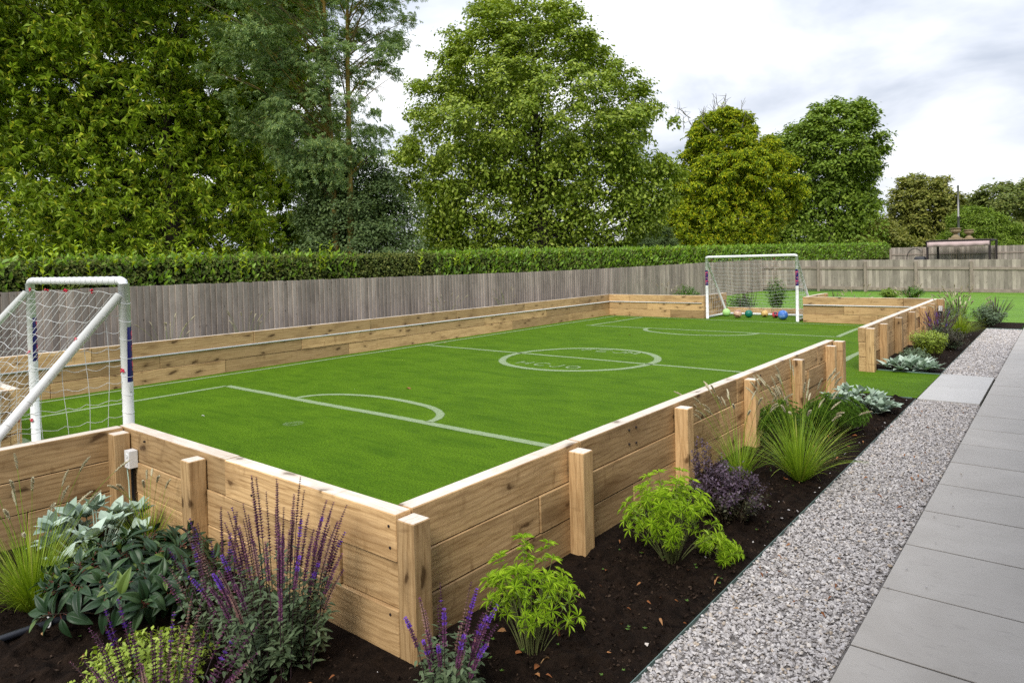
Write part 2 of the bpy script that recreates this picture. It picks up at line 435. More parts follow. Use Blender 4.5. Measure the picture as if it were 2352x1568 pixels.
def mat_island(name, stops, rough=.7, spec=.3, nscale=60, namp=.25, transl=0.0, tcol=None, bump=0.0):
    """colour chosen per mesh island along a ramp, plus a fine mottling"""
    k = NT(name); g = k.n('NewGeometry'); r = g.outputs['Random Per Island']
    c = k.ramp(r, stops); n = k.noise(k.coord(), nscale, 3)
    f = k.math('ADD', k.math('MULTIPLY', n, namp*2), 1-namp)
    c = k.mix(1.0, c, k.n('CombineColor', Red=f, Green=f, Blue=f).outputs[0], 'MULTIPLY')
    nor = k.bump(n, bump, .01) if bump else None
    sh = k.principled(c, rough, nor, spec)
    if transl:
        t = k.n('BsdfTranslucent'); k.t.links.new(k.mix(1.0, c, tcol or (1.0, 1.0, .45), 'MULTIPLY'), t.inputs[0])
        mx = k.n('MixShader'); mx.inputs[0].default_value = transl
        k.t.links.new(sh, mx.inputs[1]); k.t.links.new(t.outputs[0], mx.inputs[2]); sh = mx.outputs[0]
    return k.done(sh)
gravel_m = mat_island('gravel_stone', [(0., (0.299, 0.275, 0.269)), (.25, (0.441, 0.413, 0.400)), (.5, (0.569, 0.530, 0.509)), (.72, (0.498, 0.472, 0.473)), (.9, (0.683, 0.646, 0.618)), (1., (0.484, 0.390, 0.291))], .8, .3, 90, .22, bump=.3)
def mat_paving(name, a, b, rough):
    k = NT(name); p = k.world(); g = k.n('NewGeometry'); r = g.outputs['Random Per Island']
    n = k.noise(p, 2.2, 5, .6, .8); f = k.noise(p, 60, 4, .7)
    s = k.noise(k.scaled(p, (8, 30, 8)), 1.5, 3, .65, .6)
    c = k.mix(k.ramp(n, [(.3, 0.), (.7, 1.)]), a, b)
    c = k.mix(k.math('MULTIPLY', k.ramp(s, [(.57, 0.), (.72, 1.)]), .34), c, tuple(v*.55 for v in a))
    c = k.mix(k.math('MULTIPLY', k.ramp(f, [(.6, 0.), (.75, 1.)]), .15), c, tuple(v*.7 for v in a))
    m = k.math('ADD', k.math('MULTIPLY', r, .10), .95)
    c = k.mix(1.0, c, k.n('CombineColor', Red=m, Green=m, Blue=m).outputs[0], 'MULTIPLY')
    rg = k.math('ADD', k.math('MULTIPLY', n, .2), rough)
    return k.done(k.principled(c, rg, k.bump(f, .06, .002), .45))
paving_m = mat_paving('porcelain_paving', (.345, .312, .275), (.435, .402, .365), .34)
slab_m = mat_paving('pale_paving', (.44, .42, .395), (.50, .48, .46), .38)
joint_m = mat_plain('paving_joint', (.02, .019, .018), .9)
white_pvc = mat_plain('white_plastic_tube', (.80, .81, .81), .35, .5, .03, 6)
white_cord = mat_plain('white_net_cord', (.74, .75, .74), .7, .2)
red_clip = mat_plain('red_net_clip', (.55, .02, .05), .4)
navy = mat_plain('navy_sticker', (.012, .012, .12), .35)
pink = mat_plain('pink_letter', (.75, .10, .18), .4)
white_m = mat_plain('white_paint', (.8, .8, .8), .4, .5, .02)
rail_m = mat_plain('white_rail_plastic', (.74, .745, .77), .4, .5, .04)
black_pl = mat_plain('black_plastic', (.012, .012, .014), .45)
hose_m = mat_plain('black_hose', (.015, .017, .024), .4, .5)
edge_m = mat_plain('metal_edging', (.14, .22, .20), .45, .5, .2, 40)
bark_m = mat_plain('bark', (.055, .045, .034), .9, .2, .3, 6)
bark_grey = mat_plain('grey_bark', (.17, .16, .125), .9, .2, .3, 6)
bark_lichen = mat_island('lichened_twig', [(0., (.16, .14, .09)), (.5, (.28, .20, .06)), (1., (.34, .22, .04))], .9, .1, 20)
stone_m = mat_plain('carved_sandstone', (.36, .28, .17), .9, .2, .3, 9)
dark_metal = mat_plain('dark_brown_metal', (.030, .022, .022), .5, .4)
awning_m = mat_plain('pink_awning_cloth', (.56, .43, .42), .9, .1, .08, 2)
pole_m = mat_plain('grey_metal_pole', (.33, .32, .31), .5, .5, .2, 3, .2)
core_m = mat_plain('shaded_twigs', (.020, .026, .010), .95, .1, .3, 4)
field_m = mat_plain('rough_field', (.055, .095, .025), .9, .1, .25, .6)

# ------------------------------------------------------------------ ground and paving
G_ = 900
def sheet(name, x0, y0, x1, y1, z, m, kind='structure', parent=None):
    o = np_mesh(name, [(x0, y0, z), (x1, y0, z), (x1, y1, z), (x0, y1, z)], np.array([(0, 1, 2, 3)]), m, parent)
    o['kind'] = kind; return o
sheet('ground', -G_, -G_, G_, G_, -.045, field_m)
def rects(name, rs, z, m):
    V = []; F = []
    for (x0, y0, x1, y1) in rs:
        n = len(V); V += [(x0, y0, z), (x1, y0, z), (x1, y1, z), (x0, y1, z)]; F.append((n, n+1, n+2, n+3))
    return structure(np_mesh(name, V, np.array(F), m))
rects('turf', [(-7.99, -.02, .03, 6.79), (-7.99, 6.79, .935, 8.61), (-7.99, 8.61, .03, 15.2), (-5.16, 15.2, -2.64, 16.85), (-5.08, -1.5, -2.68, -.02)], 0., turf_m)
rects('lawn', [(-9.3, 16.7, 1.5, 29.6), (1.5, 18.2, 9, 29.6)], -.012, lawn_m)

def soil_grid(name, regions, amp=.03, seed=3, z=0.0, bed=False):
    Vs = []; Fs = []; n = 0
    for (x0, y0, x1, y1, res) in regions:
        nx = max(2, int((x1-x0)/res)); ny = max(2, int((y1-y0)/res))
        X, Y = np.meshgrid(np.linspace(x0, x1, nx), np.linspace(y0, y1, ny), indexing='ij')
        h = (fbm(X*3, Y*3, 3, seed)-.45)*amp*1.4
        if res < .03:
            l = fbm(X*16, Y*16, 4, seed+9); h = h+np.maximum(0, l-.40)*.12+(fbm(X*55, Y*55, 2, seed+20)-.4)*.010
        edge = np.minimum(np.minimum(X-x0, x1-X), np.minimum(Y-y0, y1-Y)); 
        if bed:      # distance to the timber walls and their posts
            edge = np.minimum(edge, np.maximum(X-.09, -.09-Y))
        h = h*np.clip(edge/.16, .05, 1)
        V = np.stack([X, Y, z+h+.004], -1).reshape(-1, 3)
        i = np.arange(nx-1)[:, None]*ny; j = np.arange(ny-1)[None, :]
        F = np.stack([i+j, i+ny+j, i+ny+j+1, i+j+1], -1).reshape(-1, 4)
        if bed:
            c_ = V[F].mean(1); F = F[~((c_[:, 0] < .06) & (c_[:, 1] > -.06))]
            F = F[(V[F].mean(1)[:, 1] > -1.9)]
        Vs.append(V); Fs.append(F+n); n += len(V)
    return structure(np_mesh(name, np.concatenate(Vs), np.concatenate(Fs), soil_m, None, True))
soil_grid('soil_bed', [(-2.62, -2.6, .937, 6.78, .012)], .026, 3, 0., True)
soil_grid('soil_bed_far', [(.03, 8.62, .935, 15.12, .03), (.03, 15.12, 1.5, 16.75, .05), (-8.0, 15.28, -5.22, 16.75, .08), (-2.58, 15.28, .03, 16.75, .08), (-5.22, 16.86, -2.58, 17.6, .08)], .03, 5)
soil_grid('soil_bed_side', [(-9.2, -3.0, -8.06, 16.7, .09)], .04, 8)
rects('gravel_bed', [(.935, -2.6, 1.535, 6.70), (.935, 8.60, 1.535, 15.12)], -.008, mat_plain('gravel_base', (.26, .24, .23), .9, .2, .3, 80))

def rock_template(r):
    import bmesh
    bm = bmesh.new()
    pts = r.normal(size=(11, 3)); pts /= np.linalg.norm(pts, axis=1)[:, None]; pts *= r.uniform(.75, 1.1, (11, 1)); pts *= np.array([1.0, .72, .5])
    for p in pts: bm.verts.new(p)
    bmesh.ops.convex_hull(bm, input=bm.verts); bmesh.ops.triangulate(bm, faces=bm.faces)
    loose = [v for v in bm.verts if not v.link_faces]
    for v in loose: bm.verts.remove(v)
    bm.verts.index_update()
    V = np.array([v.co[:] for v in bm.verts]); F = np.array([[v.index for v in f.verts] for f in bm.faces]); bm.free()
    return V, [F]
ROCKS = [rock_template(rng) for _ in range(9)]
def rand_rot(n, flat=.5):
    nz = unit(np.stack([rng.normal(0, flat, n), rng.normal(0, flat, n), np.ones(n)], -1))
    a = rng.uniform(0, 2*np.pi, n); d = np.stack([np.cos(a), np.sin(a), rng.normal(0, .15, n)], -1)
    return d, nz
def gravel(name, x0, y0, x1, y1, dens, smin, smax, label):
    n = int((x1-x0)*(y1-y0)*dens); parts = []
    for i, rk in enumerate(ROCKS):
        m = n//len(ROCKS)
        P = np.stack([rng.uniform(x0, x1, m), rng.uniform(y0, y1, m), rng.uniform(-.008, .009, m)], -1)
        d, nz = rand_rot(m); s = rng.uniform(smin, smax, m)*rng.choice([.7, 1, 1, 1.25], m)
        V, F = scatter(rk, P, d, nz, s); parts.append((V, F, 0))
    V, F, mi = merge(*parts)
    o = np_mesh(name, V, F, gravel_m); o['label'] = label; return stuff(o)
gravel('gravel', .946, -.6, 1.522, 6.69, 7600, .0085, .0142, 'loose grey and buff gravel strip between soil bed and paving')
gravel('gravel_far', .946, 8.61, 1.522, 15.08, 4600, .0115, .0175, 'far gravel strip beyond the two pale stepping slabs')
# stray stones on the soil
def strays():
    parts = []; 
    for (x0, y0, x1, y1, n) in ((.72, .2, .935, 6.5, 26), (-1.3, -1.1, .9, -.2, 14), (.3, 8.7, .93, 14, 18), (1.55, .6, 1.75, 6.5, 9)):
        P = np.stack([rng.uniform(x0, x1, n), rng.uniform(y0, y1, n), np.full(n, .022)], -1); d, nz = rand_rot(n)
        V, F = scatter(ROCKS[0], P, d, nz, rng.uniform(.006, .013, n)); parts.append((V, F, 0))
    V, F, mi = merge(*parts); o = np_mesh('scattered_stones', V, F, gravel_m); o['label'] = 'pale stray stones scattered on the dark soil'; stuff(o)
strays()
def clods():
    parts = []
    for (x0, y0, x1, y1, n) in ((-2.55, -1.6, .92, -.2, 6500), (.2, -.2, .92, 2.5, 4200), (.2, 2.5, .92, 6.6, 3000), (.3, 8.8, .92, 15, 1500)):
        for rk in ROCKS[:5]:
            m = n//5; P = np.stack([rng.uniform(x0, x1, m), rng.uniform(y0, y1, m), rng.uniform(.004, .024, m)], -1); d, nz = rand_rot(m, .8)
            V, F = scatter(rk, P, d, nz, .0035+.0095*rng.uniform(0, 1, m)**2.2); parts.append((V, F, 0))
    V, F, mi = merge(*parts); o = np_mesh('soil_clods', V, F, mat_island('soil_clod', [(0., (0.005, 0.003, 0.002)), (.5, (0.018, 0.011, 0.008)), (.85, (0.040, 0.026, 0.018)), (1., (0.080, 0.054, 0.038))], .95, .08, 120, .3), None, False); o['label'] = 'loose crumbly clods on the dark soil beds'; stuff(o)
clods()

def slabs(name, xs, ys, z, m, gap=.012, thick=.03):
    b = MB()
    for i in range(len(xs)-1):
        for j in range(len(ys)-1):
            dz = rng.uniform(-.0007, .0007)
            b.box((xs[i]+gap/2, ys[j]+gap/2, z-thick), (xs[i+1]-gap/2, ys[j+1]-gap/2, z+dz), 0, .0015)
    return structure(b.build(name, m))
PY = [1.10+.628*k for k in range(-6, 32)]
slabs('paving', [1.53+1.26*k for k in range(0, 2)]+[2.94], PY, .012, paving_m)
rects('paving_joints', [(1.533, PY[0], 2.94, PY[-1])], .0075, joint_m)
slabs('path', [.948, 1.518], [6.70, 7.60, 8.60], .014, slab_m, .006)
rects('path_joints', [(.95, 6.71, 1.515, 8.59)], .009, joint_m)
# metal edging
def edging():
    b = MB()
    b.box((.936, -2.6, -.03), (.9395, 6.70, .010)); b.box((.936, 8.60, -.03), (.9395, 15.12, .010)); b.box((.941, 15.12, -.03), (1.53, 15.125, .019))
    pts = []
    for t in np.linspace(0, 1, 14):
        x = .10+.80*t; y = 6.76-.13*math.sin(t*math.pi*.9); pts.append((x, y))
    for (a, c) in zip(pts[:-1], pts[1:]):
        a = np.array([*a, 0.]); c = np.array([*c, 0.]); d = (c-a)/np.linalg.norm(c-a)
        b.obox((a+c)/2+np.array([0, 0, -.003]), (d, np.cross((0, 0, 1), d), (0, 0, 1)), (np.linalg.norm(c-a)/2, .0025, .022))
    b.box((.20, 8.600, -.03), (.936, 8.605, .016))
    tag(b.build('lawn_edging', edge_m), 'thin dark green metal edging strip between soil and gravel', 'edging')
edging()

# pitch markings: fuzzy white lines 4 mm over the turf
def markings():
    Vs = []; Fs = []; As = []; n = 0
    def strip(pts, w=.05, jit=.006, closed=False, ws=None):
        nonlocal n
        pts = np.asarray(pts, float); T = np.gradient(pts, axis=0)
        if closed: T = np.roll(pts, -1, 0)-np.roll(pts, 1, 0); T[0] = pts[1]-pts[-2]; T[-1] = T[0]
        T /= np.linalg.norm(T, axis=1)[:, None]; Nn = np.stack([-T[:, 1], T[:, 0]], -1)
        j = np.interp(np.arange(len(pts)), np.arange(0, len(pts)+6, 5), rng.normal(0, jit, len(np.arange(0, len(pts)+6, 5)))); 
        if closed: j[-1] = j[0]
        c = pts+Nn*j[:, None]; k = len(pts)
        for o_, e in ((-1, 0.), (-.62, 1.), (.62, 1.), (1, 0.)):
            p = c+Nn*(o_*w/2*1.8); Vs.append(np.concatenate([p, np.full((k, 1), .004)], 1)); As.append(np.full(k, e))
        for a in range(3):
            i = np.arange(k-1); Fs.append(np.stack([n+a*k+i, n+(a+1)*k+i, n+(a+1)*k+i+1, n+a*k+i+1], -1))
        n += 4*k
    def ln(a, b, w=.055, jit=.006):
        m = max(4, int(np.hypot(b[0]-a[0], b[1]-a[1])/.1)); t = np.linspace(0, 1, m)[:, None]; strip(np.array(a)*(1-t)+np.array(b)*t, w, jit)
    ln((-7.78, .15), (-7.69, 7.7)); ln((-7.69, 7.7), (-7.66, 14.96)); ln((-.37, .12), (-.39, 6.8), .06); ln((-.39, 6.8), (-.40, 14.86), .07)
    ln((-7.66, 14.96), (-.40, 14.72), .045); ln((-7.7, .16), (-.37, .16), .06)
    ln((-7.66, 7.56), (-.38, 7.50), .06)
    ln((-6.8, .16), (-6.79, 2.88), .06); ln((-6.79, 2.88), (-1.0, 2.90), .075); ln((-1.0, 2.9), (-1.0, .16), .06); ln((-6.95, 12.35), (-1.20, 12.38), .055); ln((-6.83, 12.40), (-6.76, 14.95), .06); ln((-1.23, 12.36), (-1.24, 14.8), .07)
    th = np.linspace(0, 2*np.pi, 120); strip(np.stack([-3.99+1.27*np.cos(th), 7.50+1.27*np.sin(th)], -1), .085, .008, True)
    th = np.linspace(0, np.pi, 50); strip(np.stack([-4.02+1.16*np.cos(th), 2.93+.62*np.sin(th)**.85], -1), .065, .005)
    strip(np.stack([-4.0+1.26*np.cos(th), 12.33-.86*np.sin(th)], -1), .07, .005)
    # penalty spot
    th = np.linspace(0, 2*np.pi, 20); strip(np.stack([-4.0+.055*np.cos(th), 2.1+.055*np.sin(th)], -1), .0605, 0, True); As[-4:] = [np.full(20, .42) for _ in range(4)]
    # hand painted initials in the centre circle
    def glyph(strokes, ox, oy, s=.24, up=1):
        for st in strokes:
            q = np.array(st, float); 
            if up < 0: q = np.array([1, 1])-q
            m = []
            for a, b in zip(q[:-1], q[1:]):
                t = np.linspace(0, 1, 7)[:, None]; m.append((a*(1-t)+b*t)[:-1])
            m.append(q[-1:]); q = np.concatenate(m); strip(np.stack([ox+q[:, 0]*s*.8, oy+q[:, 1]*s], -1), .024, .002)
    H = [[(0, 0), (0, 1)], [(1, 0), (1, 1)], [(0, .5), (1, .5)]]
    Cc = [[(1, .85), (.7, 1), (.3, 1), (0, .7), (0, .3), (.3, 0), (.7, 0), (1, .15)]]
    J = [[(.8, 1), (.8, .25), (.55, 0), (.25, 0), (0, .25)]]
    O = [[(.5, 0), (0, .3), (0, .7), (.5, 1), (1, .7), (1, .3), (.5, 0)]]
    Fg = [[(0, 0), (0, 1), (1, 1)], [(0, .5), (.7, .5)]]
    E_ = Fg+[[(0, 0), (1, 0)]]
    Mm = [[(0, 0), (0, 1), (.5, .4), (1, 1), (1, 0)]]
    for g, x in ((H, -4.58), (Cc, -4.25), (J, -3.95), (O, -3.66)): glyph(g, x, 6.56)
    for g, x in ((Fg, -4.50), (E_, -4.20), (J, -3.88), (Mm, -3.64)): glyph(g, x, 8.36)
    o = np_mesh('pitch_markings', np.concatenate(Vs), np.concatenate(Fs), line_m, None, False, None, {'edge': np.concatenate(As)})
    structure(o)
markings()

# ------------------------------------------------------------------ timber walls
H_, T_ = .60, .09
post_mesh_cache = {}
def sleeper_obj(parent, c, rot, L, t, h, top=False, name='sleeper'):
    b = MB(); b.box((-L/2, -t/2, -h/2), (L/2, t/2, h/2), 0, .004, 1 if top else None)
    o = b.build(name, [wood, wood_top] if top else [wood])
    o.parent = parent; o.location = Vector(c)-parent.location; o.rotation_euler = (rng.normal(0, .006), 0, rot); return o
def post_obj(parent, x0, y0, x1, y1, z):
    c = ((x0+x1)/2, (y0+y1)/2); L = z+.12
    b = MB(); hx, hy = (x1-x0)/2, (y1-y0)/2
    # the grain runs along local X: build lying, stand it up
    V = []
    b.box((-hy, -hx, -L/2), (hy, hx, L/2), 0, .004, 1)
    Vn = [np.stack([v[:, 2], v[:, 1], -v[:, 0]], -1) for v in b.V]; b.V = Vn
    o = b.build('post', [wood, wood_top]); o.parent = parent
    o.location = Vector((c[0], c[1], z-L/2))-parent.location
    o.rotation_euler = (0, -math.pi/2, 0); 
    return o
def timber_wall(label, p0, p1, side, posts=(), joints=((.0, 1.1, .4)), rail=None, courses=3, height=H_, name='timber_wall'):
    """p0->p1 is the inner face; side = outward normal; posts = (x0,y0,x1,y1,z)"""
    p0 = np.array(p0, float); p1 = np.array(p1, float); d = p1-p0; L = np.linalg.norm(d); d /= L; nrm = np.array(side, float)
    root = thing(name, label, 'wall', ((p0[0]+p1[0])/2, (p0[1]+p1[1])/2, 0))
    rot = math.atan2(d[1], d[0]); ch = height/courses
    for c in range(courses):
        z0, z1 = c*ch+(.004 if c else -.06), (c+1)*ch-.004*(c < courses-1)
        cuts = [0.0]; s = joints[c % len(joints)]
        while s < L-.25:
            if s > .25: cuts.append(s)
            s += 2.4
        cuts.append(L)
        for a, bb in zip(cuts[:-1], cuts[1:]):
            off = rng.normal(0, .004)
            m = p0+d*(a+bb)/2+nrm*(T_/2+off)
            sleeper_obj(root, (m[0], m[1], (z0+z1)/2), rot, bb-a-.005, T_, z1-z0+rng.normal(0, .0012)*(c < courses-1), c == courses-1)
    for (x0, y0, x1, y1, z) in posts: post_obj(root, x0, y0, x1, y1, z)
    if rail:
        a, bb, z = rail; q0 = p0+d*a-nrm*.011; q1 = p0+d*bb-nrm*.011
        b = MB(); b.tube([(q0[0], q0[1], z), (q1[0], q1[1], z)], .011, 10); b.build('rail', rail_m, root, True)
    return root
xo = T_+.0015
def vposts(ys, z=.575, x=xo, w=.1): return [(x, y-.05, x+w, y+.05, z) for y in ys]
timber_wall('long pale timber sleeper wall in front of the grey board fence', (-7.98, -.09), (-7.98, 15.27), (-1, 0), [(-8.172, y, -8.072, y+.1, .575) for y in (1.2, 3.6, 6., 8.4, 10.8, 13.2)], ((1.2, .2, 1.7)), (.1, 15.24, .395))
timber_wall('near right timber sleeper wall along the planted bed', (0, .0), (0, 6.80), (1, 0), vposts((1.22, 2.55, 3.89, 5.21, 6.44))+[(xo, 6.69, xo+.13, 6.80, .597)], ((1.9, .9, 1.3)))
timber_wall('far right timber sleeper wall beyond the turf gap', (0, 8.39), (0, 15.18), (1, 0), [(xo, 8.385, xo+.115, 8.49, .592)]+vposts((9.35, 10.5, 11.7, 12.88, 13.97))+[(xo, 15.1, xo+.12, 15.22, .597)], ((.5, 1.6, 1.1)))
timber_wall('short timber wall behind the purple salvia, with a white socket', (-2.70, 0), (.09, 0), (0, -1), [(-1.60, -.192, -1.50, -xo, .575), (.0925, -.095, .1925, .008, .583)], ((1.10, 2.40, 1.4)))
timber_wall('timber wall at the side of the near goal recess, behind silver leaves', (-2.70, -1.45), (-2.70, -.0905), (1, 0), [(-2.608, -.192, -2.508, -xo, .58), (-2.608, -1.45, -2.508, -1.35, .57)], ((.8, .5, .3)))
timber_wall('timber wall left of the near goal', (-7.979, 0), (-5.06, 0), (0, -1), [], ((.9, 1.6, .4)))
timber_wall('timber wall on the far side of the near goal recess', (-5.06, -1.45), (-5.06, -.0905), (-1, 0), [], ((.8, .5, .3)))
timber_wall('low timber board across the back of the near goal recess', (-5.06, -1.46), (-2.70, -1.46), (0, -1), [], ((1.2,)), None, 1, .2)
timber_wall('timber wall left of the far goal with a white rail', (-7.979, 15.18), (-5.14, 15.18), (0, 1), [(-5.242, 15.2725, -5.142, 15.37, .595)], ((1.9, 1.2, .65)), (.02, 2.80, .40))
timber_wall('timber wall on the left of the far goal recess', (-5.14, 15.273), (-5.14, 16.75), (-1, 0), [], ((.8, .5, .9)))
timber_wall('timber wall on the right of the far goal recess', (-2.66, 15.273), (-2.66, 16.80), (1, 0), [(-2.66, 16.805, -2.5, 16.9, .60)], ((.8, .5, .9)))
timber_wall('timber wall right of the far goal with a white rail', (-2.66, 15.18), (-.0015, 15.18), (0, 1), [], ((1.6, .9, 2.1)), (.01, 2.62, .412))
timber_wall('low timber board across the back of the far goal recess', (-5.139, 16.80), (-2.661, 16.80), (0, 1), [], ((1.2,)), None, 1, .19)

# ------------------------------------------------------------------ the house added out of view, right of the camera, to shade paving and walls
def unseen_house():
    r = thing('unseen_house', 'long rendered house added out of view to shade the paving, with wide glazed doors and overhanging eaves', 'unseen_house', (3.6, 3.5, 0))
    rend = mat_plain('unseen_house_render', (.30, .28, .25), .9, .2, .1, 3); fr = mat_plain('unseen_house_dark_frame', (.03, .03, .033), .4); tile = mat_plain('unseen_house_slate', (.07, .07, .075), .7, .3, .3, 6)
    k = NT('unseen_house_glass'); gl = k.done(k.principled((.03, .035, .04), .05, None, .6))
    HX = 2.95; y0, y1, ops = -6.0, 9.0, [(-4.4, -1.6), (.4, 4.0), (5.6, 8.0)]
    b = MB(); yy = y0
    for a, c in ops: b.box((HX, yy, -.04), (HX+.3, a, 2.7)); b.box((HX, a, 2.25), (HX+.3, c, 2.7)); yy = c
    b.box((HX, yy, -.04), (HX+.3, y1, 2.7)); b.box((HX+.3, y1-.3, -.04), (9.4, y1, 2.7)); b.box((HX+.3, y0, -.04), (9.4, y0+.3, 2.7)); b.build('wall', rend, r)
    for a, c in ops:
        w = MB(); n = 3 if c-a > 2.5 else 2
        for i in range(n+1):
            y = a+.04+(c-a-.08)*i/n; w.box((HX+.07, y-.04, .0), (HX+.13, y+.04, 2.248))
        for i in range(n):
            p, q = a+.081+(c-a-.08)*i/n, a-.001+(c-a-.08)*(i+1)/n
            w.box((HX+.072, p, .0), (HX+.128, q, .08)); w.box((HX+.072, p, 2.168), (HX+.128, q, 2.246))
        d = w.build('unseen_house_glazed_door', fr, r)
        g = MB()
        for i in range(n): g.box((HX+.095, a+.082+(c-a-.08)*i/n, .082), (HX+.105, a-.002+(c-a-.08)*(i+1)/n, 2.166))
        o = g.build('pane', gl, r); o.parent = d
    b = MB(); P = [(2.56, 2.60), (2.56, 2.74), (6.4, 5.3), (10.0, 2.78), (10.0, 2.62), (6.4, 5.1)]
    for a, c in ((0, 2), ):
        V = [(x, y0-.3, z) for x, z in P]+[(x, y1+.3, z) for x, z in P]
        F = [(i, (i+1) % 6, (i+1) % 6+6, i+6) for i in range(6)]+[tuple(range(5, -1, -1)), tuple(range(6, 12))]; b.add(V, F)
    b.build('unseen_house_roof', tile, r)
    b = MB(); b.tube([(2.50, y0-.3, 2.67), (2.50, y1+.3, 2.67)], .055, 10); b.build('unseen_house_gutter', fr, r, True)
unseen_house()

def screws():
    par = {o['label']: o for o in COL.objects if o.get('category') == 'wall'}
    w = par['short timber wall behind the purple salvia, with a white socket']
    for x, z in ((.045, .545), (.05, .455), (-1.02, .55), (-1.03, .46), (.04, .17), (-.98, .36), (-2.3, .55)):
        b = MB(); b.tube([(x, -.084, z), (x, -.0955, z)], .0065, 10); b.build('screw', dark_metal, w)
    w = par['near right timber sleeper wall along the planted bed']
    for y, z in ((1.86, .55), (1.86, .46), (1.95, .55), (1.95, .45), (4.26, .55), (4.34, .46)):
        b = MB(); b.tube([(.084, y, z), (.0955, y, z)], .0065, 10); b.build('screw', dark_metal, w)
screws()
# sockets
def socket(label, c, zc, nrm, cond=True):
    """c: point on the wall face, nrm: outward direction in plan"""
    n = np.array([*nrm, 0.]); s = np.array([-n[1], n[0], 0.])
    r = thing('power_socket', label, 'socket', (c[0], c[1], 0))
    b = MB(); b.obox(np.array([c[0], c[1], zc])+n*.027, (s, n, (0, 0, 1)), (.036, .026, .055)); b.build('housing', white_m, r)
    for dz in (.024, -.022):
        q = MB(); cc = np.array([c[0], c[1], zc+dz])+n*.0535
        q.tube([cc-n*.002, cc+n*.003], .015, 16); q.build('outlet', white_pvc, r)
    if cond:
        q = MB(); q.tube([(c[0]+n[0]*.018, c[1]+n[1]*.018, zc-.055), (c[0]+n[0]*.018, c[1]+n[1]*.018, -.03)], .014, 10); q.build('conduit', black_pl, r, True)
        q = MB(); a = np.array([c[0], c[1], zc-.056])+n*.045-s*.02
        q.tube([a, a+[0, 0, -.03]+s*.006, a+[0, 0, -.09]+s*.018, a+[0, 0, -.30]+s*.025], .004, 6); q.build('cable', mat_plain('pale_cable', (.45, .6, .5), .5), r, True)
socket('white twin socket with black conduit on the near timber wall', (-2.44, -.0905), .425, (0, -1))
socket('small white socket box on the far corner post', (xo+.06, 15.095), .40, (0, -1), True)

# ------------------------------------------------------------------ fences
def fence_side():
    P0 = np.array([-9.20, -4.5]); P1 = np.array([-8.45, 29.45]); d = P1-P0; L = np.linalg.norm(d); d /= L; nr = np.array([d[1], -d[0]])
    r = thing('board_fence', 'long grey feather-edge board fence under the hedge', 'fence', (P0[0], P0[1], 0))
    w = .098; nb = int(L/w); per = 19
    for k in range(0, nb, per):
        b = MB()
        for i in range(k, min(nb, k+per)):
            s = i*w; a = P0+d*s; c = P0+d*(s+w+.018); z = 1.355+.03*math.sin(s*.25)+rng.normal(0, .004)
            t0, t1 = .006+rng.uniform(0, .003), .042+rng.uniform(0, .010)
            q = [a+nr*0, c+nr*.011, c+nr*(.011+t0), a+nr*t1]
            V = [(*p, -.03) for p in q]+[(*p, z) for p in q]
            b.add(V, [(0,3,2,1),(0,1,5,4),(1,2,6,5),(2,3,7,6),(3,0,4,7),(4,5,6,7)])
        b.build('board_panel', fence_wood, r)
    b = MB()
    for z in (.3, 1.1):
        m = (P0+P1)/2-nr*.03; b.obox((m[0], m[1], z), ((*d, 0), (*nr, 0), (0, 0, 1)), (L/2, .02, .04))
    b.build('rail', fence_rail, r)
fence_side()
def fence_back():
    Y = 29.5; r = thing('panel_fence', 'grey panel fence across the back of the lawn', 'fence', (-2, Y, 0))
    px = [-7.9+1.822*k for k in range(0, 10)]; xs = [-8.45]+px+[px[-1]+1.8]
    top = lambda x: 1.365-.0155*(x+8.45)
    for i in range(len(xs)-1):
        b = MB(); x = xs[i]
        while x < xs[i+1]-.01:
            x2 = min(xs[i+1], x+.125); b.box((x+.002, Y+rng.uniform(0, .006), .05), (x2-.002, Y+.02, top(x)+rng.normal(0, .004))); x = x2
        b.build('board_panel', fence_wood, r)
        for z0, z1, t in ((.885, .985, .035), (.03, .15, .03)):
            q = MB(); a, c = xs[i]+.05, xs[i+1]-.05
            if c-a < .2: continue
            dz = (top(a)-top(-2.4)); V = [(a, Y-t, z0+dz), (c, Y-t, z0+top(c)-top(-2.4)), (c, Y, z0+top(c)-top(-2.4)), (a, Y, z0+dz)]
            V += [(v[0], v[1], v[2]+z1-z0) for v in V]
            q.add(V, [(0,3,2,1),(0,1,5,4),(1,2,6,5),(2,3,7,6),(3,0,4,7),(4,5,6,7)]); q.build('rail', fence_rail, r)
    for x in px:
        q = MB(); q.box((x-.05, Y-.10, -.05), (x+.05, Y-.001, top(x)-.05), 0, .006); q.build('post', fence_rail, r)
fence_back()
def fence_far():
    Y = 47.5; r = thing('panel_fence', 'distant grey fence behind the pergola', 'fence', (-2, Y, 0))
    xs = [-6.5+1.82*k for k in range(0, 9)]
    for i in range(len(xs)-1):
        b = MB(); x = xs[i]
        while x < xs[i+1]-.01:
            b.box((x+.004, Y+rng.uniform(0, .008), -.04), (x+.126, Y+.025, 1.80+.04*abs(i-3)/3+rng.normal(0, .006))); x += .13
        b.build('board_panel', fence_wood, r)
        q = MB(); q.box((xs[i], Y-.03, 1.35), (xs[i+1], Y, 1.43)); q.build('rail', fence_rail, r)
        q = MB(); q.box((xs[i]-.05, Y-.12, -.04), (xs[i]+.05, Y-.001, 1.75)); q.build('post', fence_rail, r)
fence_far()

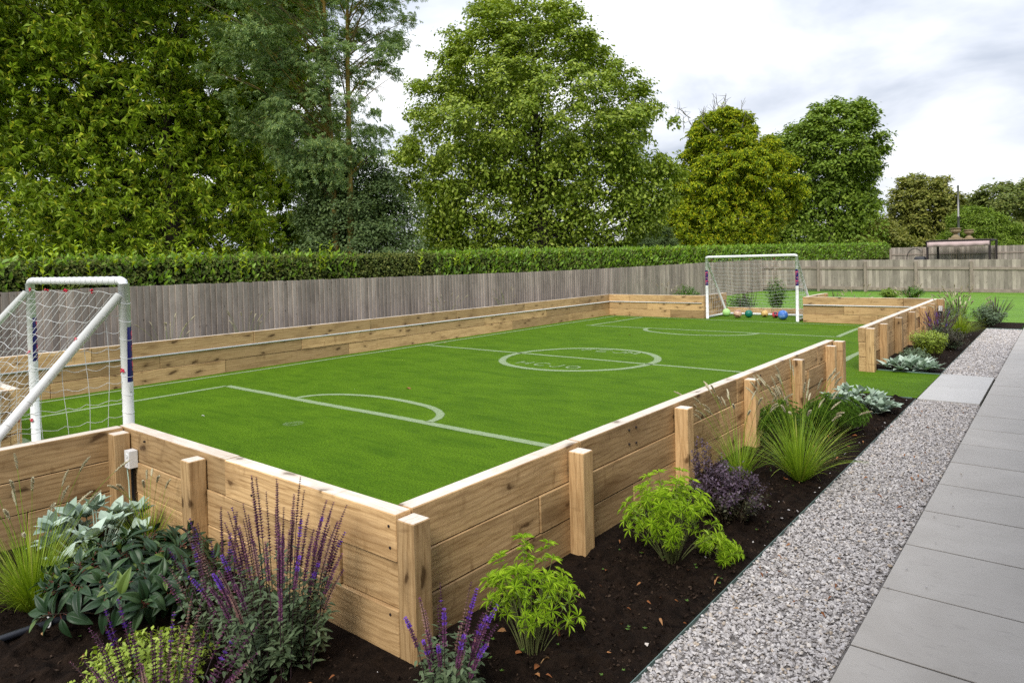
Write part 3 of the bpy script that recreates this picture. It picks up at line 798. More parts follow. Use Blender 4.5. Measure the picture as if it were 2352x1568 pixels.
# ------------------------------------------------------------------ goals
def text_mesh(txt, size, name, m, parent, M):
    cu = bpy.data.curves.new(name, 'FONT'); cu.body = txt; cu.size = size; cu.extrude = .0006; cu.align_x = 'CENTER'; cu.align_y = 'CENTER'
    cu.offset = size*.02
    o = bpy.data.objects.new(name, cu); COL.objects.link(o); bpy.context.view_layer.update()
    me = bpy.data.meshes.new_from_object(o.evaluated_get(bpy.context.evaluated_depsgraph_get()))
    bpy.data.objects.remove(o)
    return me
def goal(label, x0, x1, y, sgn, h=1.57, depth=1.33, cord=.0026):
    """posts at x0<x1 on the line y; sgn = +1 when the goal's back is at y+depth"""
    r = .036; rc = .029 if sgn < 0 else .033; g = thing('football_goal', label, 'goal', ((x0+x1)/2, y, 0)); yb = y+sgn*depth
    for x in (x0, x1):
        b = MB(); b.tube([(x, y, 0), (x, y, h-.02)], r, 16); b.build('post', white_pvc, g, True)
        b = MB(); b.tube([(x, y+sgn*.03, h-.10), (x, yb, .045)], r*.82, 14); b.build('side_brace', white_pvc, g, True)
        b = MB(); b.tube([(x, y+sgn*.03, .04), (x, yb, .04)], r*.82, 14); b.build('ground_bar', white_pvc, g, True)
    b = MB()
    pts = [(x0, y, h-.09), (x0, y, h-.035), (x0+.012, y, h-.008), (x0+.045, y, h)]+[(x1-.045, y, h), (x1-.012, y, h-.008), (x1, y, h-.035), (x1, y, h-.09)]
    b.tube(pts, [rc]*len(pts), 16); b.build('crossbar', white_pvc, g, True)
    b = MB(); b.tube([(x0, yb, .04), (x1, yb, .04)], r*.82, 14); b.build('back_bar', white_pvc, g, True)
    # net: sloping back, two triangular sides
    A = Acc(); c = .122
    top = h-.085
    nx = int(round((x1-x0)/c)); nz = int(round(math.hypot(top, depth)/c))
    S = np.linspace(0, 1, nx+1); Tt = np.linspace(0, 1, nz+1)
    def back(s, t):
        sag = math.sin(math.pi*s)*math.sin(math.pi*min(1, t*1.02))
        x = x0+(x1-x0)*s; yy = y+sgn*(.03+(depth-.03)*t); z = top*(1-t)+.05*t
        ny_, nz_ = sgn*top, depth; q = math.hypot(ny_, nz_)
        yy -= ny_/q*.07*sag*(-1 if sgn < 0 else 1)*0+0; z -= .09*sag
        z -= .025*abs(math.sin(s*math.pi*4))*(1-t)**3*0
        return (x+.010*math.sin(t*23+s*7), yy+.006*math.sin(s*31), z+.010*math.sin(s*math.pi*nx*.5+t*9))
    for s in S: A.tube([back(s, t) for t in np.linspace(0, 1, nz*2+1)], cord, 3)
    for t in Tt: A.tube([back(s, t) for s in np.linspace(0, 1, nx*2+1)], cord, 3)
    for x in (x0, x1):
        ny = int(round(depth/c)); nzz = int(round(top/c))
        for i in range(1, ny+1):
            u = i/ny; zt = top*(1-u)+.05*u
            if zt < .1: continue
            A.tube([(x+.012*math.sin(v*9+i), y+sgn*(depth*u+.012*math.sin(v*5+i)), .05+(zt-.05)*v) for v in np.linspace(0, 1, 9)], cord, 3)
        for j in range(0, nzz):
            z = .06+(top-.06)*j/nzz; um = (top-z)/(top-.05)
            if um < .05: continue
            A.tube([(x+.01*math.sin(v*13+j), y+sgn*(depth*um*v), z-.022*abs(math.sin(v*um*ny*math.pi))-.02*math.sin(v*math.pi)) for v in np.linspace(0, 1, 18)], cord, 3)
    # lacing wound round the tubes
    for x in (x0, x1):
        for q0, q1, n, rr in (((x, y, .15), (x, y, h-.15), 11, r*1.06), ((x, y+sgn*.03, h-.12), (x, yb, .06), 12, r*.9)):
            q0 = np.array(q0); q1 = np.array(q1); ax = (q1-q0)/np.linalg.norm(q1-q0)
            a = np.cross(ax, (1, .3, .2)); a /= np.linalg.norm(a); bb = np.cross(ax, a)
            for t in np.linspace(0, 1, n):
                c0 = q0+(q1-q0)*t; th = np.linspace(0, 2*np.pi, 13)
                A.tube([c0+rr*(math.cos(w_)*a+math.sin(w_)*bb)+ax*.012*math.sin(w_) for w_ in th], cord*.9, 3)
    for t in np.linspace(.04, .96, 18):
        c0 = np.array([x0+(x1-x0)*t, y, h]); th = np.linspace(0, 2*np.pi, 13)
        A.tube([c0+np.array([.008*math.sin(w_), rc*1.07*math.cos(w_), rc*1.07*math.sin(w_)]) for w_ in th], cord*.9, 3)
    A.build('net', white_cord, g, True)
    def clip(p):
        b = MB()
        for k in range(3):
            v = rng.normal(0, 1, 3); v /= np.linalg.norm(v); b.tube([np.array(p)-v*.017, np.array(p)+v*.017], .006, 5)
        b.build('net_clip', red_clip, g)
    for t in (.06, .27, .49, .76): clip((x0+(x1-x0)*t, y+sgn*.035, h-.075))
    for x in (x0, x1):
        for t in (.22, .5, .72, .92): clip((x, y+sgn*(.03+(depth-.03)*t)+0, (h-.10)*(1-t)+.045*t+.035-.07*(t > .4)))
        for z in (.35, .95): clip((x+.02, y+sgn*.035, z))
    # stickers on the pitch side of the posts: navy band, white toe, pink letters
    for x in (x0, x1):
        rr = r+.0012; th = np.linspace(-1.9, 1.9, 15); zc, hh = 1.02, .245
        V = []; F = []; zs = [zc-hh, zc-hh+.02, zc-hh+.09, zc+hh-.02, zc+hh]
        for z, k in zip(zs, (.35, .86, 1, .86, .3)):
            for t in th*k: V.append((x+rr*math.sin(t), y-sgn*rr*math.cos(t), z))
        n = len(th); mi = []
        for i in range(4):
            for j in range(n-1): F.append((i*n+j, i*n+j+1, (i+1)*n+j+1, (i+1)*n+j)); mi.append(1 if i == 1 or (i == 0 and 1 < j < n-3) else 0)
        st = np_mesh('sticker', V, np.array(F), [navy, white_m], g, True, mi)
        me = text_mesh('SAMBA', .125, 'lettering', pink, g, None)
        n = len(me.vertices); co = np.zeros(n*3); me.vertices.foreach_get('co', co); co = co.reshape(-1, 3)
        u = co[:, 1]*.82; v = co[:, 0]*.86          # letters run down the post
        ang = u/rr; R2 = rr+.0012+co[:, 2]
        P = np.stack([x+R2*np.sin(ang)*1.0, y-sgn*R2*np.cos(ang), zc+.035-v], -1)
        if sgn < 0: P[:, 0] = 2*x-P[:, 0]
        P -= np.array(g.location)
        me.vertices.foreach_set('co', P.ravel().astype(np.float32)); me.materials.clear(); me.materials.append(pink); me.update()
        o = bpy.data.objects.new('lettering', me); link(o, st); o.location = Vector(g.location)-Vector(g.location)
    return g
goal('white football goal with net in the near recess, close up at left', -4.80, -2.83, .03, -1, 1.57, 1.28, .0019)
goal('white football goal with net at the far end of the pitch', -5.06, -2.80, 15.24, 1, 1.60, 1.32, .0025)

# balls
def ball_mat(name, a, b, kind):
    k = NT(name); co = k.coord()
    if kind == 'spots':
        vo = k.n('TexVoronoi'); k.t.links.new(co, vo.inputs['Vector']); k.set(vo, 'Scale', 9.0); f = k.ramp(vo.outputs['Distance'], [(.36, 1.), (.40, 0.)])
    elif kind == 'swirl':
        wv = k.n('TexWave', wave_type='RINGS'); k.t.links.new(co, wv.inputs['Vector']); k.set(wv, 'Scale', 6.); k.set(wv, 'Distortion', 4.); f = k.ramp(wv.outputs[0], [(.62, 0.), (.72, 1.)])
    else:
        f = k.ramp(k.noise(co, 14, 2), [(.55, 0.), (.62, 1.)])
    vo2 = k.n('TexVoronoi', feature='DISTANCE_TO_EDGE'); k.t.links.new(co, vo2.inputs['Vector']); k.set(vo2, 'Scale', 9.0)
    nb = k.bump(k.ramp(vo2.outputs['Distance'], [(0., 0.), (.04, 1.)]), .5, .004)
    return k.done(k.principled(k.mix(f, a, b), .35, nb, .5))
def ball(label, x, y, r, m):
    import bmesh
    bm = bmesh.new(); bmesh.ops.create_icosphere(bm, subdivisions=4, radius=r)
    me = bpy.data.meshes.new('football'); bm.to_mesh(me); bm.free(); me.materials.append(m)
    me.polygons.foreach_set('use_smooth', np.ones(len(me.polygons), bool))
    o = bpy.data.objects.new('football', me); link(o); o.location = (x, y, r+.002); o.rotation_euler = tuple(rng.uniform(0, 6, 3))
    return tag(o, label, 'ball', 'footballs in the far goal')
ball('pale lime green football at the left brace of the far goal', -4.86, 16.02, .105, ball_mat('lime_ball', (.42, .72, .25), (.5, .8, .32), 'n'))
ball('brown and cream swirled football in the far goal', -4.42, 15.66, .105, ball_mat('swirl_ball', (.62, .40, .28), (.12, .03, .025), 'swirl'))
ball('dark teal football in the far goal', -4.20, 15.86, .10, ball_mat('teal_ball', (.005, .16, .11), (.01, .2, .14), 'n'))
ball('yellow football with black spots in the far goal', -3.89, 16.15, .092, ball_mat('yellow_ball', (.68, .45, .16), (.09, .06, .03), 'spots'))
ball('small red football with black spots in the far goal', -3.56, 15.98, .082, ball_mat('red_ball', (.62, .06, .09), (.02, .01, .02), 'spots'))
ball('blue football by the right post of the far goal', -3.24, 15.55, .12, ball_mat('blue_ball', (.05, .17, .55), (.22, .38, .72), 'n'))

# ------------------------------------------------------------------ foliage materials
def leaf_mat(name, stops, rough=.5, spec=.35, tr=.24, ns=25, na=.15, tcol=(1., 1., .4)):
    return mat_island(name, stops, rough, spec, ns, na, tr, tcol)
lf_chest = leaf_mat('chestnut_leaf', [(0., (0.161, 0.246, 0.015)), (.45, (0.270, 0.396, 0.023)), (.8, (0.397, 0.526, 0.036)), (1., (0.517, 0.513, 0.039))], .45, .4)
lf_ash = leaf_mat('ash_leaf', [(0., (0.152, 0.244, 0.083)), (.6, (0.243, 0.359, 0.122)), (1., (0.407, 0.487, 0.139))], .42, .5)
lf_haw = leaf_mat('hawthorn_leaf', [(0., (0.074, 0.127, 0.036)), (.6, (0.118, 0.180, 0.053)), (1., (0.166, 0.226, 0.068))], .5, .4)
lf_lime = leaf_mat('lime_tree_leaf', [(0., (0.157, 0.236, 0.018)), (.5, (0.260, 0.358, 0.030)), (1., (0.431, 0.503, 0.069))], .45, .4)
lf_yel = leaf_mat('yellowing_leaf', [(0., (0.103, 0.174, 0.010)), (.35, (0.207, 0.302, 0.012)), (.65, (0.414, 0.493, 0.018)), (.95, (0.575, 0.594, 0.020)), (1., (0.483, 0.370, 0.020))], .5, .35)
lf_green = leaf_mat('dark_tree_leaf', [(0., (0.124, 0.205, 0.018)), (.6, (0.206, 0.310, 0.031)), (1., (0.287, 0.383, 0.047))], .5, .35)
lf_olive = leaf_mat('olive_tree_leaf', [(0., (0.158, 0.185, 0.031)), (.6, (0.238, 0.257, 0.046)), (1., (0.330, 0.317, 0.066))], .5, .3)
lf_wood = leaf_mat('far_tree_leaf', [(0., (0.106, 0.150, 0.027)), (.6, (0.156, 0.200, 0.035)), (1., (0.225, 0.250, 0.050))], .55, .3)
lf_hedge = leaf_mat('hedge_leaf', [(0., (0.065, 0.096, 0.018)), (.6, (0.131, 0.166, 0.033)), (1., (0.213, 0.219, 0.051))], .6, .25, .15)
lf_laurel = leaf_mat('laurel_leaf', [(0., (0.118, 0.231, 0.017)), (.6, (0.196, 0.347, 0.025)), (1., (0.282, 0.447, 0.039))], .42, .4, .25)
lf_shoot = leaf_mat('young_laurel_leaf', [(0., (0.278, 0.430, 0.015)), (1., (0.455, 0.557, 0.030))], .4, .45, .3)
EIMG = np.array([.77, .64])         # plan direction along the row of trees, seen left to right
EDEP = np.array([-.64, .77])
EIMG_3 = np.array([.77, .64, 0])
K_TREE = T_kite(.30, .05, -.12)

def tree(name, label, u0, dist, hv, base, prof, nclump, nleaf, cr, leaf, tmpl=K_TREE, size=.18, bark=bark_m, tr=.3, depth=.85, shell=.55, seed=1,
         droop=.35, group='trees beyond the hedge', nlimb=30, kz=.75, trunk_top=.8, stems=None, base_z=-.05, limb_r=.06, cat='tree', hollow=0.0, bare=0, fill=.16, under=0.0):
    """prof: rows (v, uL, uR) of the crown outline, turned into metres at the tree's own distance"""
    rg = np.random.default_rng(seed); k = dist/1573.
    rows = np.array([(1.641+(hv-v)*k, (a-u0)*k, (b-u0)*k) for v, a, b in prof]); rows = rows[rows[:, 0].argsort()]
    z0, z1 = rows[0, 0], rows[-1, 0]
    root = thing(name, label, cat, (base[0], base[1], base_z), group)
    # clump centres
    zz = rg.uniform(z0, z1, nclump*4); L = np.interp(zz, rows[:, 0], rows[:, 1]); Rr = np.interp(zz, rows[:, 0], rows[:, 2])
    hw = (Rr-L)/2; keep = rg.uniform(0, hw.max(), len(zz)) < hw; zz, L, Rr, hw = [a[keep][:nclump] for a in (zz, L, Rr, hw)]
    n = len(zz); a = rg.uniform(0, 2*np.pi, n); q = shell+(1-shell)*rg.uniform(0, 1, n)**.7
    if hollow: q = np.where(rg.uniform(0, 1, n) < hollow, rg.uniform(.1, .6, n), q)
    cr_ = cr*rg.uniform(.6, 1.25, n)
    hw2 = np.maximum(hw*1.07-cr_*.45, .1)
    lat = (L+Rr)/2+hw2*q*np.cos(a); dep = np.maximum(hw2, .3)*depth*q*np.sin(a)
    zr_ = (zz-z0)/(z1-z0); dep = dep+under*np.maximum(hw, .3)*np.clip((.5-zr_)/.5, 0, 1)*np.where(dep < 0, 1., .35)
    C = np.concatenate([np.array(base)[None]+lat[:, None]*EIMG+dep[:, None]*EDEP, zz[:, None]], 1)
    # leaves
    w = cr_**2; w = w/w.sum(); idx = rg.choice(n, nleaf, p=w)
    d = unit(rg.normal(size=(nleaf, 3))); d[:, 2] = np.abs(d[:, 2])*np.where(rg.uniform(size=nleaf) < .25, -1, 1)
    rad = cr_[idx]*(.35+.65*rg.uniform(0, 1, nleaf)**.5)*np.where(rg.uniform(size=nleaf) < .16, rg.uniform(1., 1.55, nleaf), 1.)
    th_ = np.arctan2(d[:, 1], d[:, 0])*3+idx*1.7; rad = rad*(.80+.28*np.sin(th_)*np.cos(d[:, 2]*5+idx))     # ragged, sprayed clumps
    P = C[idx]+d*rad[:, None]*np.array([1, 1, kz])
    out = unit(P-np.array([base[0], base[1], (z0+z1)/2-.15*(z1-z0)]))
    Nn = unit(d*.28+out*.45+np.array([0, 0, .62])+rg.normal(0, .46, (nleaf, 3)))
    D = unit(np.cross(rg.normal(size=(nleaf, 3)), Nn)+out*.35+np.array([0, 0, -droop]))
    if fill:
        m = int(nleaf*fill); zz = rg.uniform(z0, z1, m*3); L2 = np.interp(zz, rows[:, 0], rows[:, 1]); R2 = np.interp(zz, rows[:, 0], rows[:, 2]); h2 = (R2-L2)/2
        ok = rg.uniform(0, 1, len(zz)) < (h2/h2.max())**2; zz, L2, R2, h2 = [v_[ok][:m] for v_ in (zz, L2, R2, h2)]; m = len(zz)
        aa = rg.uniform(0, 2*np.pi, m); qq = np.sqrt(rg.uniform(0, 1, m))*.86
        xy = np.array(base)[None]+((L2+R2)/2+h2*qq*np.cos(aa))[:, None]*EIMG+(h2*depth*qq*np.sin(aa))[:, None]*EDEP
        P = np.concatenate([P, np.concatenate([xy, zz[:, None]], 1)]); Nn = np.concatenate([Nn, unit(rg.normal(size=(m, 3))+np.array([0, 0, .8]))]); D = np.concatenate([D, unit(rg.normal(size=(m, 3))+np.array([0, 0, -.4]))])
        nleaf += m
    V, F = scatter(tmpl, P, D, Nn, size*rg.uniform(.6, 1.35, nleaf))
    np_mesh('crown', V, F, leaf, root)
    # trunk and limbs
    A = Acc(); zt = z0+(z1-z0)*trunk_top
    sts = stems or [(0, 0, tr, 0.)]
    axes = []
    for (ox, oy, r0, lean) in sts:
        m = 14; t = np.linspace(0, 1, m); z = base_z+(zt-base_z)*t
        wob = .12*(z1-z0)*.12
        p = np.stack([base[0]+ox*EIMG[0]+lean*t*EIMG[0]+wob*np.sin(t*5+ox)*.5, base[1]+ox*EIMG[1]+lean*t*EIMG[1]+wob*np.cos(t*4+1)*.4, z], -1)
        r = r0*(1-t)**.8*.9+.02; r[0] *= 1.35
        A.tube(p, r, 9); axes.append(p)
    for i in rg.choice(n, min(nlimb, n), replace=False):
        ax = axes[int(np.argmin([np.hypot(*(C[i, :2]-q_[7, :2])) for q_ in axes]))]
        zc = C[i, 2]; hz = np.hypot(*(C[i, :2]-ax[0, :2])); zs = max(base_z+.6, min(zt*.95, zc-.55*hz-.2)); b = np.array([np.interp(zs, ax[:, 2], ax[:, c]) for c in range(3)])
        e = C[i]; mid = b*.5+e*.5+np.array([0, 0, .12*hz])+rg.normal(0, .05*hz, 3)
        t = np.linspace(0, 1, 8)[:, None]; p = b*(1-t)**2+2*mid*t*(1-t)+e*t**2
        A.tube(p, limb_r*(1-t[:, 0]*.8)*(.6+.1*hz)*rg.uniform(.6, 1.2), 5)
        for s in range(3):   # twigs
            j = rg.integers(3, 8); q0 = p[j-1]; q1 = q0+unit(rg.normal(size=3)+np.array([0, 0, .5])+.6*unit(p[-1]-p[0]))*cr*rg.uniform(.6, 1.3)
            A.tube(np.linspace(q0, q1, 4)+rg.normal(0, .03, (4, 3)), limb_r*.28*np.linspace(1, .3, 4), 4)
    if bare:
        zt_, sd_ = C[:, 2].max(), C[C[:, 2].argsort()[-40:]]
        for _ in range(bare):
            p = sd_[rg.integers(len(sd_))]+EIMG_3*rg.normal(-.6, .7); q_ = p+unit(np.array([rg.normal(-.2, .5), rg.normal(0, .4), 1.]))*rg.uniform(.7, 1.7)
            A.tube(np.linspace(p, q_, 5)+rg.normal(0, .04, (5, 3)), np.linspace(.03, .012, 5), 4)
            for _k in range(3): m_ = p+(q_-p)*rg.uniform(.3, .9); A.tube(np.linspace(m_, m_+unit(rg.normal(size=3)+np.array([0, 0, .8]))*.6, 4), np.linspace(.016, .008, 4), 3)
    A.build('trunk', bark, root)
    return root, C
PALM = T_palm(6, .17, -.42, 2.1, .06)
tree('chestnut_tree', 'huge horse chestnut with drooping fan-shaped leaves over a dark interior, left of the picture', 385, 20, 619, (-17.9, 7.35),
     [(-330, 200, 540), (-250, 0, 640), (-120, -260, 690), (0, -360, 700), (150, -420, 715), (300, -420, 715), (420, -400, 725), (500, -400, 730), (560, -380, 715), (612, -340, 690)],
     600, 62000, .68, lf_chest, PALM, .180, bark_m, .30, .75, .62, 11, .5, nlimb=70, kz=.75, limb_r=.035, hollow=.2, trunk_top=.55, fill=.26, under=1.9)
tree('ash_tree', 'slender twin-stemmed ash tree with sparse blue-green leaves and yellow lichened branches', 785, 16.6, 608, (-11.6, 8.55),
     [(-180, 620, 900), (-90, 510, 985), (0, 430, 1010), (90, 410, 985), (180, 430, 950), (270, 500, 920), (350, 590, 890), (430, 660, 830)],
     215, 19000, .44, lf_ash, T_palm(7, .15, -.2, 2.4, .03), .088, bark_lichen, .1, .8, .25, 12, .2, nlimb=130, kz=.7, trunk_top=.97, stems=[(-.12, 0, .075, -.1), (.16, 0, .085, .25)], limb_r=.026, fill=.05)
tree('hawthorn_bush', 'dark bushy hawthorn rising behind the hedge under the ash', 825, 17.6, 607, (-11.9, 9.35),
     [(350, 800, 870), (395, 725, 915), (460, 690, 955), (540, 670, 985), (590, 650, 1005), (640, 640, 1010)],
     190, 52000, .48, lf_haw, K_TREE, .075, bark_m, .07, .8, .3, 13, .2, nlimb=30, limb_r=.02)
tree('lime_tree', 'tall broad lime tree with bright green domed crown, behind the middle of the hedge', 1240, 32, 597, (-16.8, 23.84),
     [(-12, 1110, 1285), (40, 1060, 1330), (90, 1010, 1385), (150, 1005, 1410), (200, 960, 1480), (260, 945, 1520), (320, 925, 1545), (400, 900, 1585), (470, 885, 1595), (530, 915, 1560), (575, 960, 1450), (610, 950, 1440)],
     620, 165000, .72, lf_lime, K_TREE, .165, bark_m, .45, .85, .62, 14, .3, nlimb=60, kz=.7, hollow=.12, under=1.2)
tree('yellow_tree', 'yellow-green horse chestnut with bare twigs on top, right of the lime tree', 1680, 45, 586, (-14.83, 42.33),
     [(258, 1605, 1700), (300, 1590, 1745), (350, 1575, 1805), (400, 1560, 1835), (450, 1530, 1850), (500, 1490, 1835), (545, 1480, 1810), (590, 1490, 1800)],
     430, 46000, .56, lf_yel, T_palm(5, .2, -.4, 2., .05), .21, bark_grey, .35, .85, .55, 15, .4, nlimb=60, kz=.75, limb_r=.05, trunk_top=.97, bare=26, fill=.16, under=1.0)
tree('oak_tree', 'dense dark green tree with rounded top, behind and right of the yellow tree', 1905, 56, 580, (-12.8, 58.2),
     [(243, 1880, 1985), (280, 1830, 2010), (320, 1790, 2030), (370, 1785, 2030), (420, 1790, 2005), (470, 1785, 2035), (520, 1780, 2050), (570, 1790, 2050)],
     360, 70000, .82, lf_green, K_TREE, .27, bark_m, .4, .85, .6, 16, .3, nlimb=40, kz=.7, under=1.0)
tree('small_tree', 'small olive-green tree with gaps in its crown, left of the tall pole', 2115, 66, 575, (-8.4, 74.4),
     [(405, 2080, 2110), (420, 2055, 2170), (450, 2040, 2190), (500, 2040, 2185), (560, 2035, 2180)],
     190, 24000, .72, lf_olive, K_TREE, .28, bark_m, .25, .85, .45, 17, .3, nlimb=40, kz=.7)
tree('round_tree', 'broad dark tree at the right edge of the view', 2370, 66, 569, (-.6, 79.8),
     [(428, 2330, 2420), (440, 2260, 2470), (470, 2225, 2500), (510, 2215, 2520), (560, 2210, 2520)],
     230, 40000, .85, lf_wood, K_TREE, .28, bark_m, .35, .85, .6, 18, .3, nlimb=30)
tree('willow_bush', 'feathery dark green bush behind the stone urns', 2235, 58, 571, (-3.9, 68.3),
     [(478, 2215, 2260), (500, 2185, 2300), (530, 2175, 2330), (575, 2165, 2345)],
     110, 24000, .7, lf_green, T_kite(.14, .02, -.2), .26, bark_m, .1, .8, .4, 19, .1, nlimb=30, cat='bush')
tree('field_bush', 'low grey-green bush between the lime tree and the yellow tree', 1495, 42, 590, (-17.5, 36.2),
     [(522, 1480, 1530), (540, 1450, 1560), (575, 1430, 1570)], 60, 15000, .5, lf_haw, T_kite(.16, .02, -.2), .15, bark_m, .06, .8, .3, 20, .1, nlimb=20, cat='bush')
tree('field_bush', 'pale green bush in front of the dark oak trunk at the end of the hedge', 2000, 57, 578, (-9.6, 61.),
     [(505, 1985, 2010), (525, 1950, 2060), (565, 1930, 2080)], 60, 14000, .6, lf_olive, K_TREE, .2, bark_m, .06, .8, .3, 21, .1, nlimb=15, cat='bush')
# far field edge seen through the gaps under the crowns
def far_wood():
    rg = np.random.default_rng(31); n = 26000; t = rg.uniform(0, 1, n); x = -95+t*130; y = 88+t*25+rg.uniform(-2, 2, n)
    top = 3.2+3.0*fbm(x*.16, x*0+3, 3, 4)
    P = np.stack([x, y, rg.uniform(0, 1, n)*top], -1); Nn = unit(np.stack([rg.normal(.2, .5, n), rg.normal(-.6, .5, n), rg.uniform(.2, 1, n)], -1)); D = unit(rg.normal(size=(n, 3)))
    V, F = scatter(K_TREE, P, D, Nn, rg.uniform(.3, .6, n)); o = np_mesh('far_woods', V, F, lf_wood); o['label'] = 'far hedgerow across the field behind the trees'; stuff(o)
far_wood()

# ------------------------------------------------------------------ hedge
def hedge():
    rg = np.random.default_rng(41)
    h = thing('hedge', 'long clipped laurel and privet hedge above the grey board fence', 'hedge', (-9.9, 25, 0))
    X = lambda y: -9.36+.75*(y+4.5)/34 if np.isscalar(y) else -9.36+.75*(y+4.5)/34
    top = lambda y: 1.80+.0058*y
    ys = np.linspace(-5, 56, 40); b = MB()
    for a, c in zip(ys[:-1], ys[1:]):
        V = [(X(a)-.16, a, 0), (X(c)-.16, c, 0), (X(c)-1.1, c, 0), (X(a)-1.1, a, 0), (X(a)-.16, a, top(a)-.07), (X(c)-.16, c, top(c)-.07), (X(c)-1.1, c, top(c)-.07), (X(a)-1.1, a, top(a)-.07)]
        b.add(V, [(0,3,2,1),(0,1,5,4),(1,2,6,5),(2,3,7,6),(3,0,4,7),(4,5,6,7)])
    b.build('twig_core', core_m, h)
    def lau(y):   # share of laurel along the hedge
        return np.clip(np.interp(y, [-5, 1, 2.2, 5.6, 6.8, 7.4, 9.0, 9.6, 13, 30, 44, 56], [.5, .45, .45, .5, .5, .05, .06, .9, .8, .85, .7, .5])+(fbm(y*.9, y*0+1, 2, 7)-.5)*.7, 0, 1)
    def side(n, y0, y1, size, tmpl, m, kind):
        y = y0+(y1-y0)*rg.uniform(0, 1, n)**1.25
        L = lau(y); keep = rg.uniform(size=n) < (L if kind else 1-L*.8); y = y[keep]; n = len(y)
        f = rg.uniform(size=n) < .72                            # front face or top
        bump = (fbm(y*1.7, y*0+5, 3, 3)-.45)*.20
        z = np.where(f, 1.12+(top(y)-1.12)*rg.uniform(0, 1, n), top(y)+bump*.45+rg.normal(-.015, .03, n))
        x = np.where(f, X(y)+bump+rg.normal(-.03, .05, n)-.05*((z-1.2)/.7)**2, X(y)-.04-rg.uniform(0, 1.0, n))
        P = np.stack([x, y, z], -1)
        if kind:
            D = unit(np.stack([rg.normal(.35, .35, n), rg.normal(0, .45, n), rg.uniform(.35, 1.2, n)], -1)); Nn = unit(np.stack([rg.uniform(.3, 1, n), rg.normal(0, .5, n), rg.uniform(.0, .8, n)], -1))
        else:
            D = unit(rg.normal(size=(n, 3))+np.array([.4, 0, .4])); Nn = unit(np.stack([rg.uniform(.0, 1, n), rg.normal(0, .6, n), rg.uniform(.1, 1, n)], -1))
        V, F = scatter(tmpl, P, D, Nn, size*rg.uniform(.65, 1.25, n)*np.interp(y, [0, 15, 56], [1, 1.15, 2.0])); return V, F
    V, F = side(120000, -5, 56, .052, T_kite(.34, .05, -.1), lf_hedge, False); np_mesh('privet_leaves', V, F, lf_hedge, h)
    V, F = side(26000, -5, 56, .105, T_leaf(.22, .05, -.25, 3), lf_laurel, True); np_mesh('laurel_leaves', V, F, lf_laurel, h, True)
    # young shoots standing out of the hedge: each its own part
    ysh = [1.3, 1.42, 1.62, 2.1, 2.65, 3.3, 4.0, 4.6, 5.0, 5.6, 1.55, 1.75, 1.9, 2.4, 2.9, 3.0, 3.15, 3.5, 3.6, 3.75, 4.15, 4.45, 5.2, 5.95, 6.1, 6.2, 6.35, 8.7, 14.2, 14.6, 15.3, 15.7, 16.2, 19.4, 20.0, 20.6, 23.5]+list(rg.uniform(9.6, 30, 30))
    for y in ysh:
        Ps, Ds, Ns, Ss = [], [], [], []
        lo = rg.uniform(-.45, -.05); hi = rg.uniform(.04, .29) if y < 9 else rg.uniform(-.05, .15)
        x = X(y)+rg.uniform(-.10, .08); b0 = np.array([x, y, top(y)+lo]); b1 = np.array([x+rg.normal(.03, .05), y+rg.normal(0, .05), top(y)+hi]); tv, tf = tube_geo(np.linspace(b0, b1, 5), .004, 4)
        m = int(6+14*(hi-lo))
        for i in range(m):
            t = (i+1)/m; a = i*2.4+rg.normal(0, .3); Ps.append(b0*(1-t)+b1*t); e = .45+.25*rg.uniform()
            Ds.append((math.cos(a)*math.sin(1.2*e+.35), math.sin(a)*math.sin(1.2*e+.35), math.cos(1.2*e))); Ns.append((0.2, 0, 1)); Ss.append((.125 if t < .8 else .09)*rg.uniform(.7, 1.2))
        V, F = scatter(T_leaf(.20, .07, -.2, 3), np.array(Ps), np.array(Ds), np.array(Ns), np.array(Ss)); V, F, mi = merge((V, F, 0), (tv, [tf], 0)); np_mesh('young_shoot', V, F, lf_shoot, h, True)
hedge()

# ------------------------------------------------------------------ pergola, chair, urns, pole behind the back fence
def pergola():
    r = thing('pergola', 'dark pergola with a pale pink cloth valance behind the fences', 'pergola', (-2.6, 45.2, 0))
    c = [(-4.10, 44.6), (-1.22, 45.8), (-3.85, 46.8), (-.98, 46.9)]
    for x, y in c:
        b = MB(); b.box((x-.055, y-.055, -.04), (x+.055, y+.055, 2.10)); b.build('post', dark_metal, r)
    for i, j in ((0, 1), (2, 3), (0, 2), (1, 3)):
        b = MB(); p, q = np.array(c[i]), np.array(c[j]); d = (q-p)/np.linalg.norm(q-p)
        b.obox(((p[0]+q[0])/2, (p[1]+q[1])/2, 2.14), ((*d, 0), (-d[1], d[0], 0), (0, 0, 1)), (np.linalg.norm(q-p)/2+.06, .05, .045)); b.build('beam', dark_metal, r)
    p, q = np.array(c[0]), np.array(c[1]); V = []; F = []
    m = 26
    for i in range(m):
        t = i/(m-1); x, y = p+(q-p)*t; w = .02*math.sin(t*31)
        V += [(x, y-.07+w, 2.09), (x, y-.075-w, 1.80+.02*math.sin(t*9))]
        if i: F.append((2*i-2, 2*i-1, 2*i+1, 2*i))
    o = np_mesh('valance', V, np.array(F), awning_m, r, True); sm = o.modifiers.new('solid', 'SOLIDIFY'); sm.thickness = .006
    V = []; F = []
    for i in range(m):
        t = i/(m-1); a = p+(q-p)*t; e = np.array(c[2])+(np.array(c[3])-np.array(c[2]))*t
        V += [(a[0], a[1], 2.20), (e[0], e[1], 2.20+.01*math.sin(t*20))]
        if i: F.append((2*i-2, 2*i-1, 2*i+1, 2*i))
    o = np_mesh('awning_cloth', V, np.array(F), awning_m, r, True); sm = o.modifiers.new('solid', 'SOLIDIFY'); sm.thickness = .006
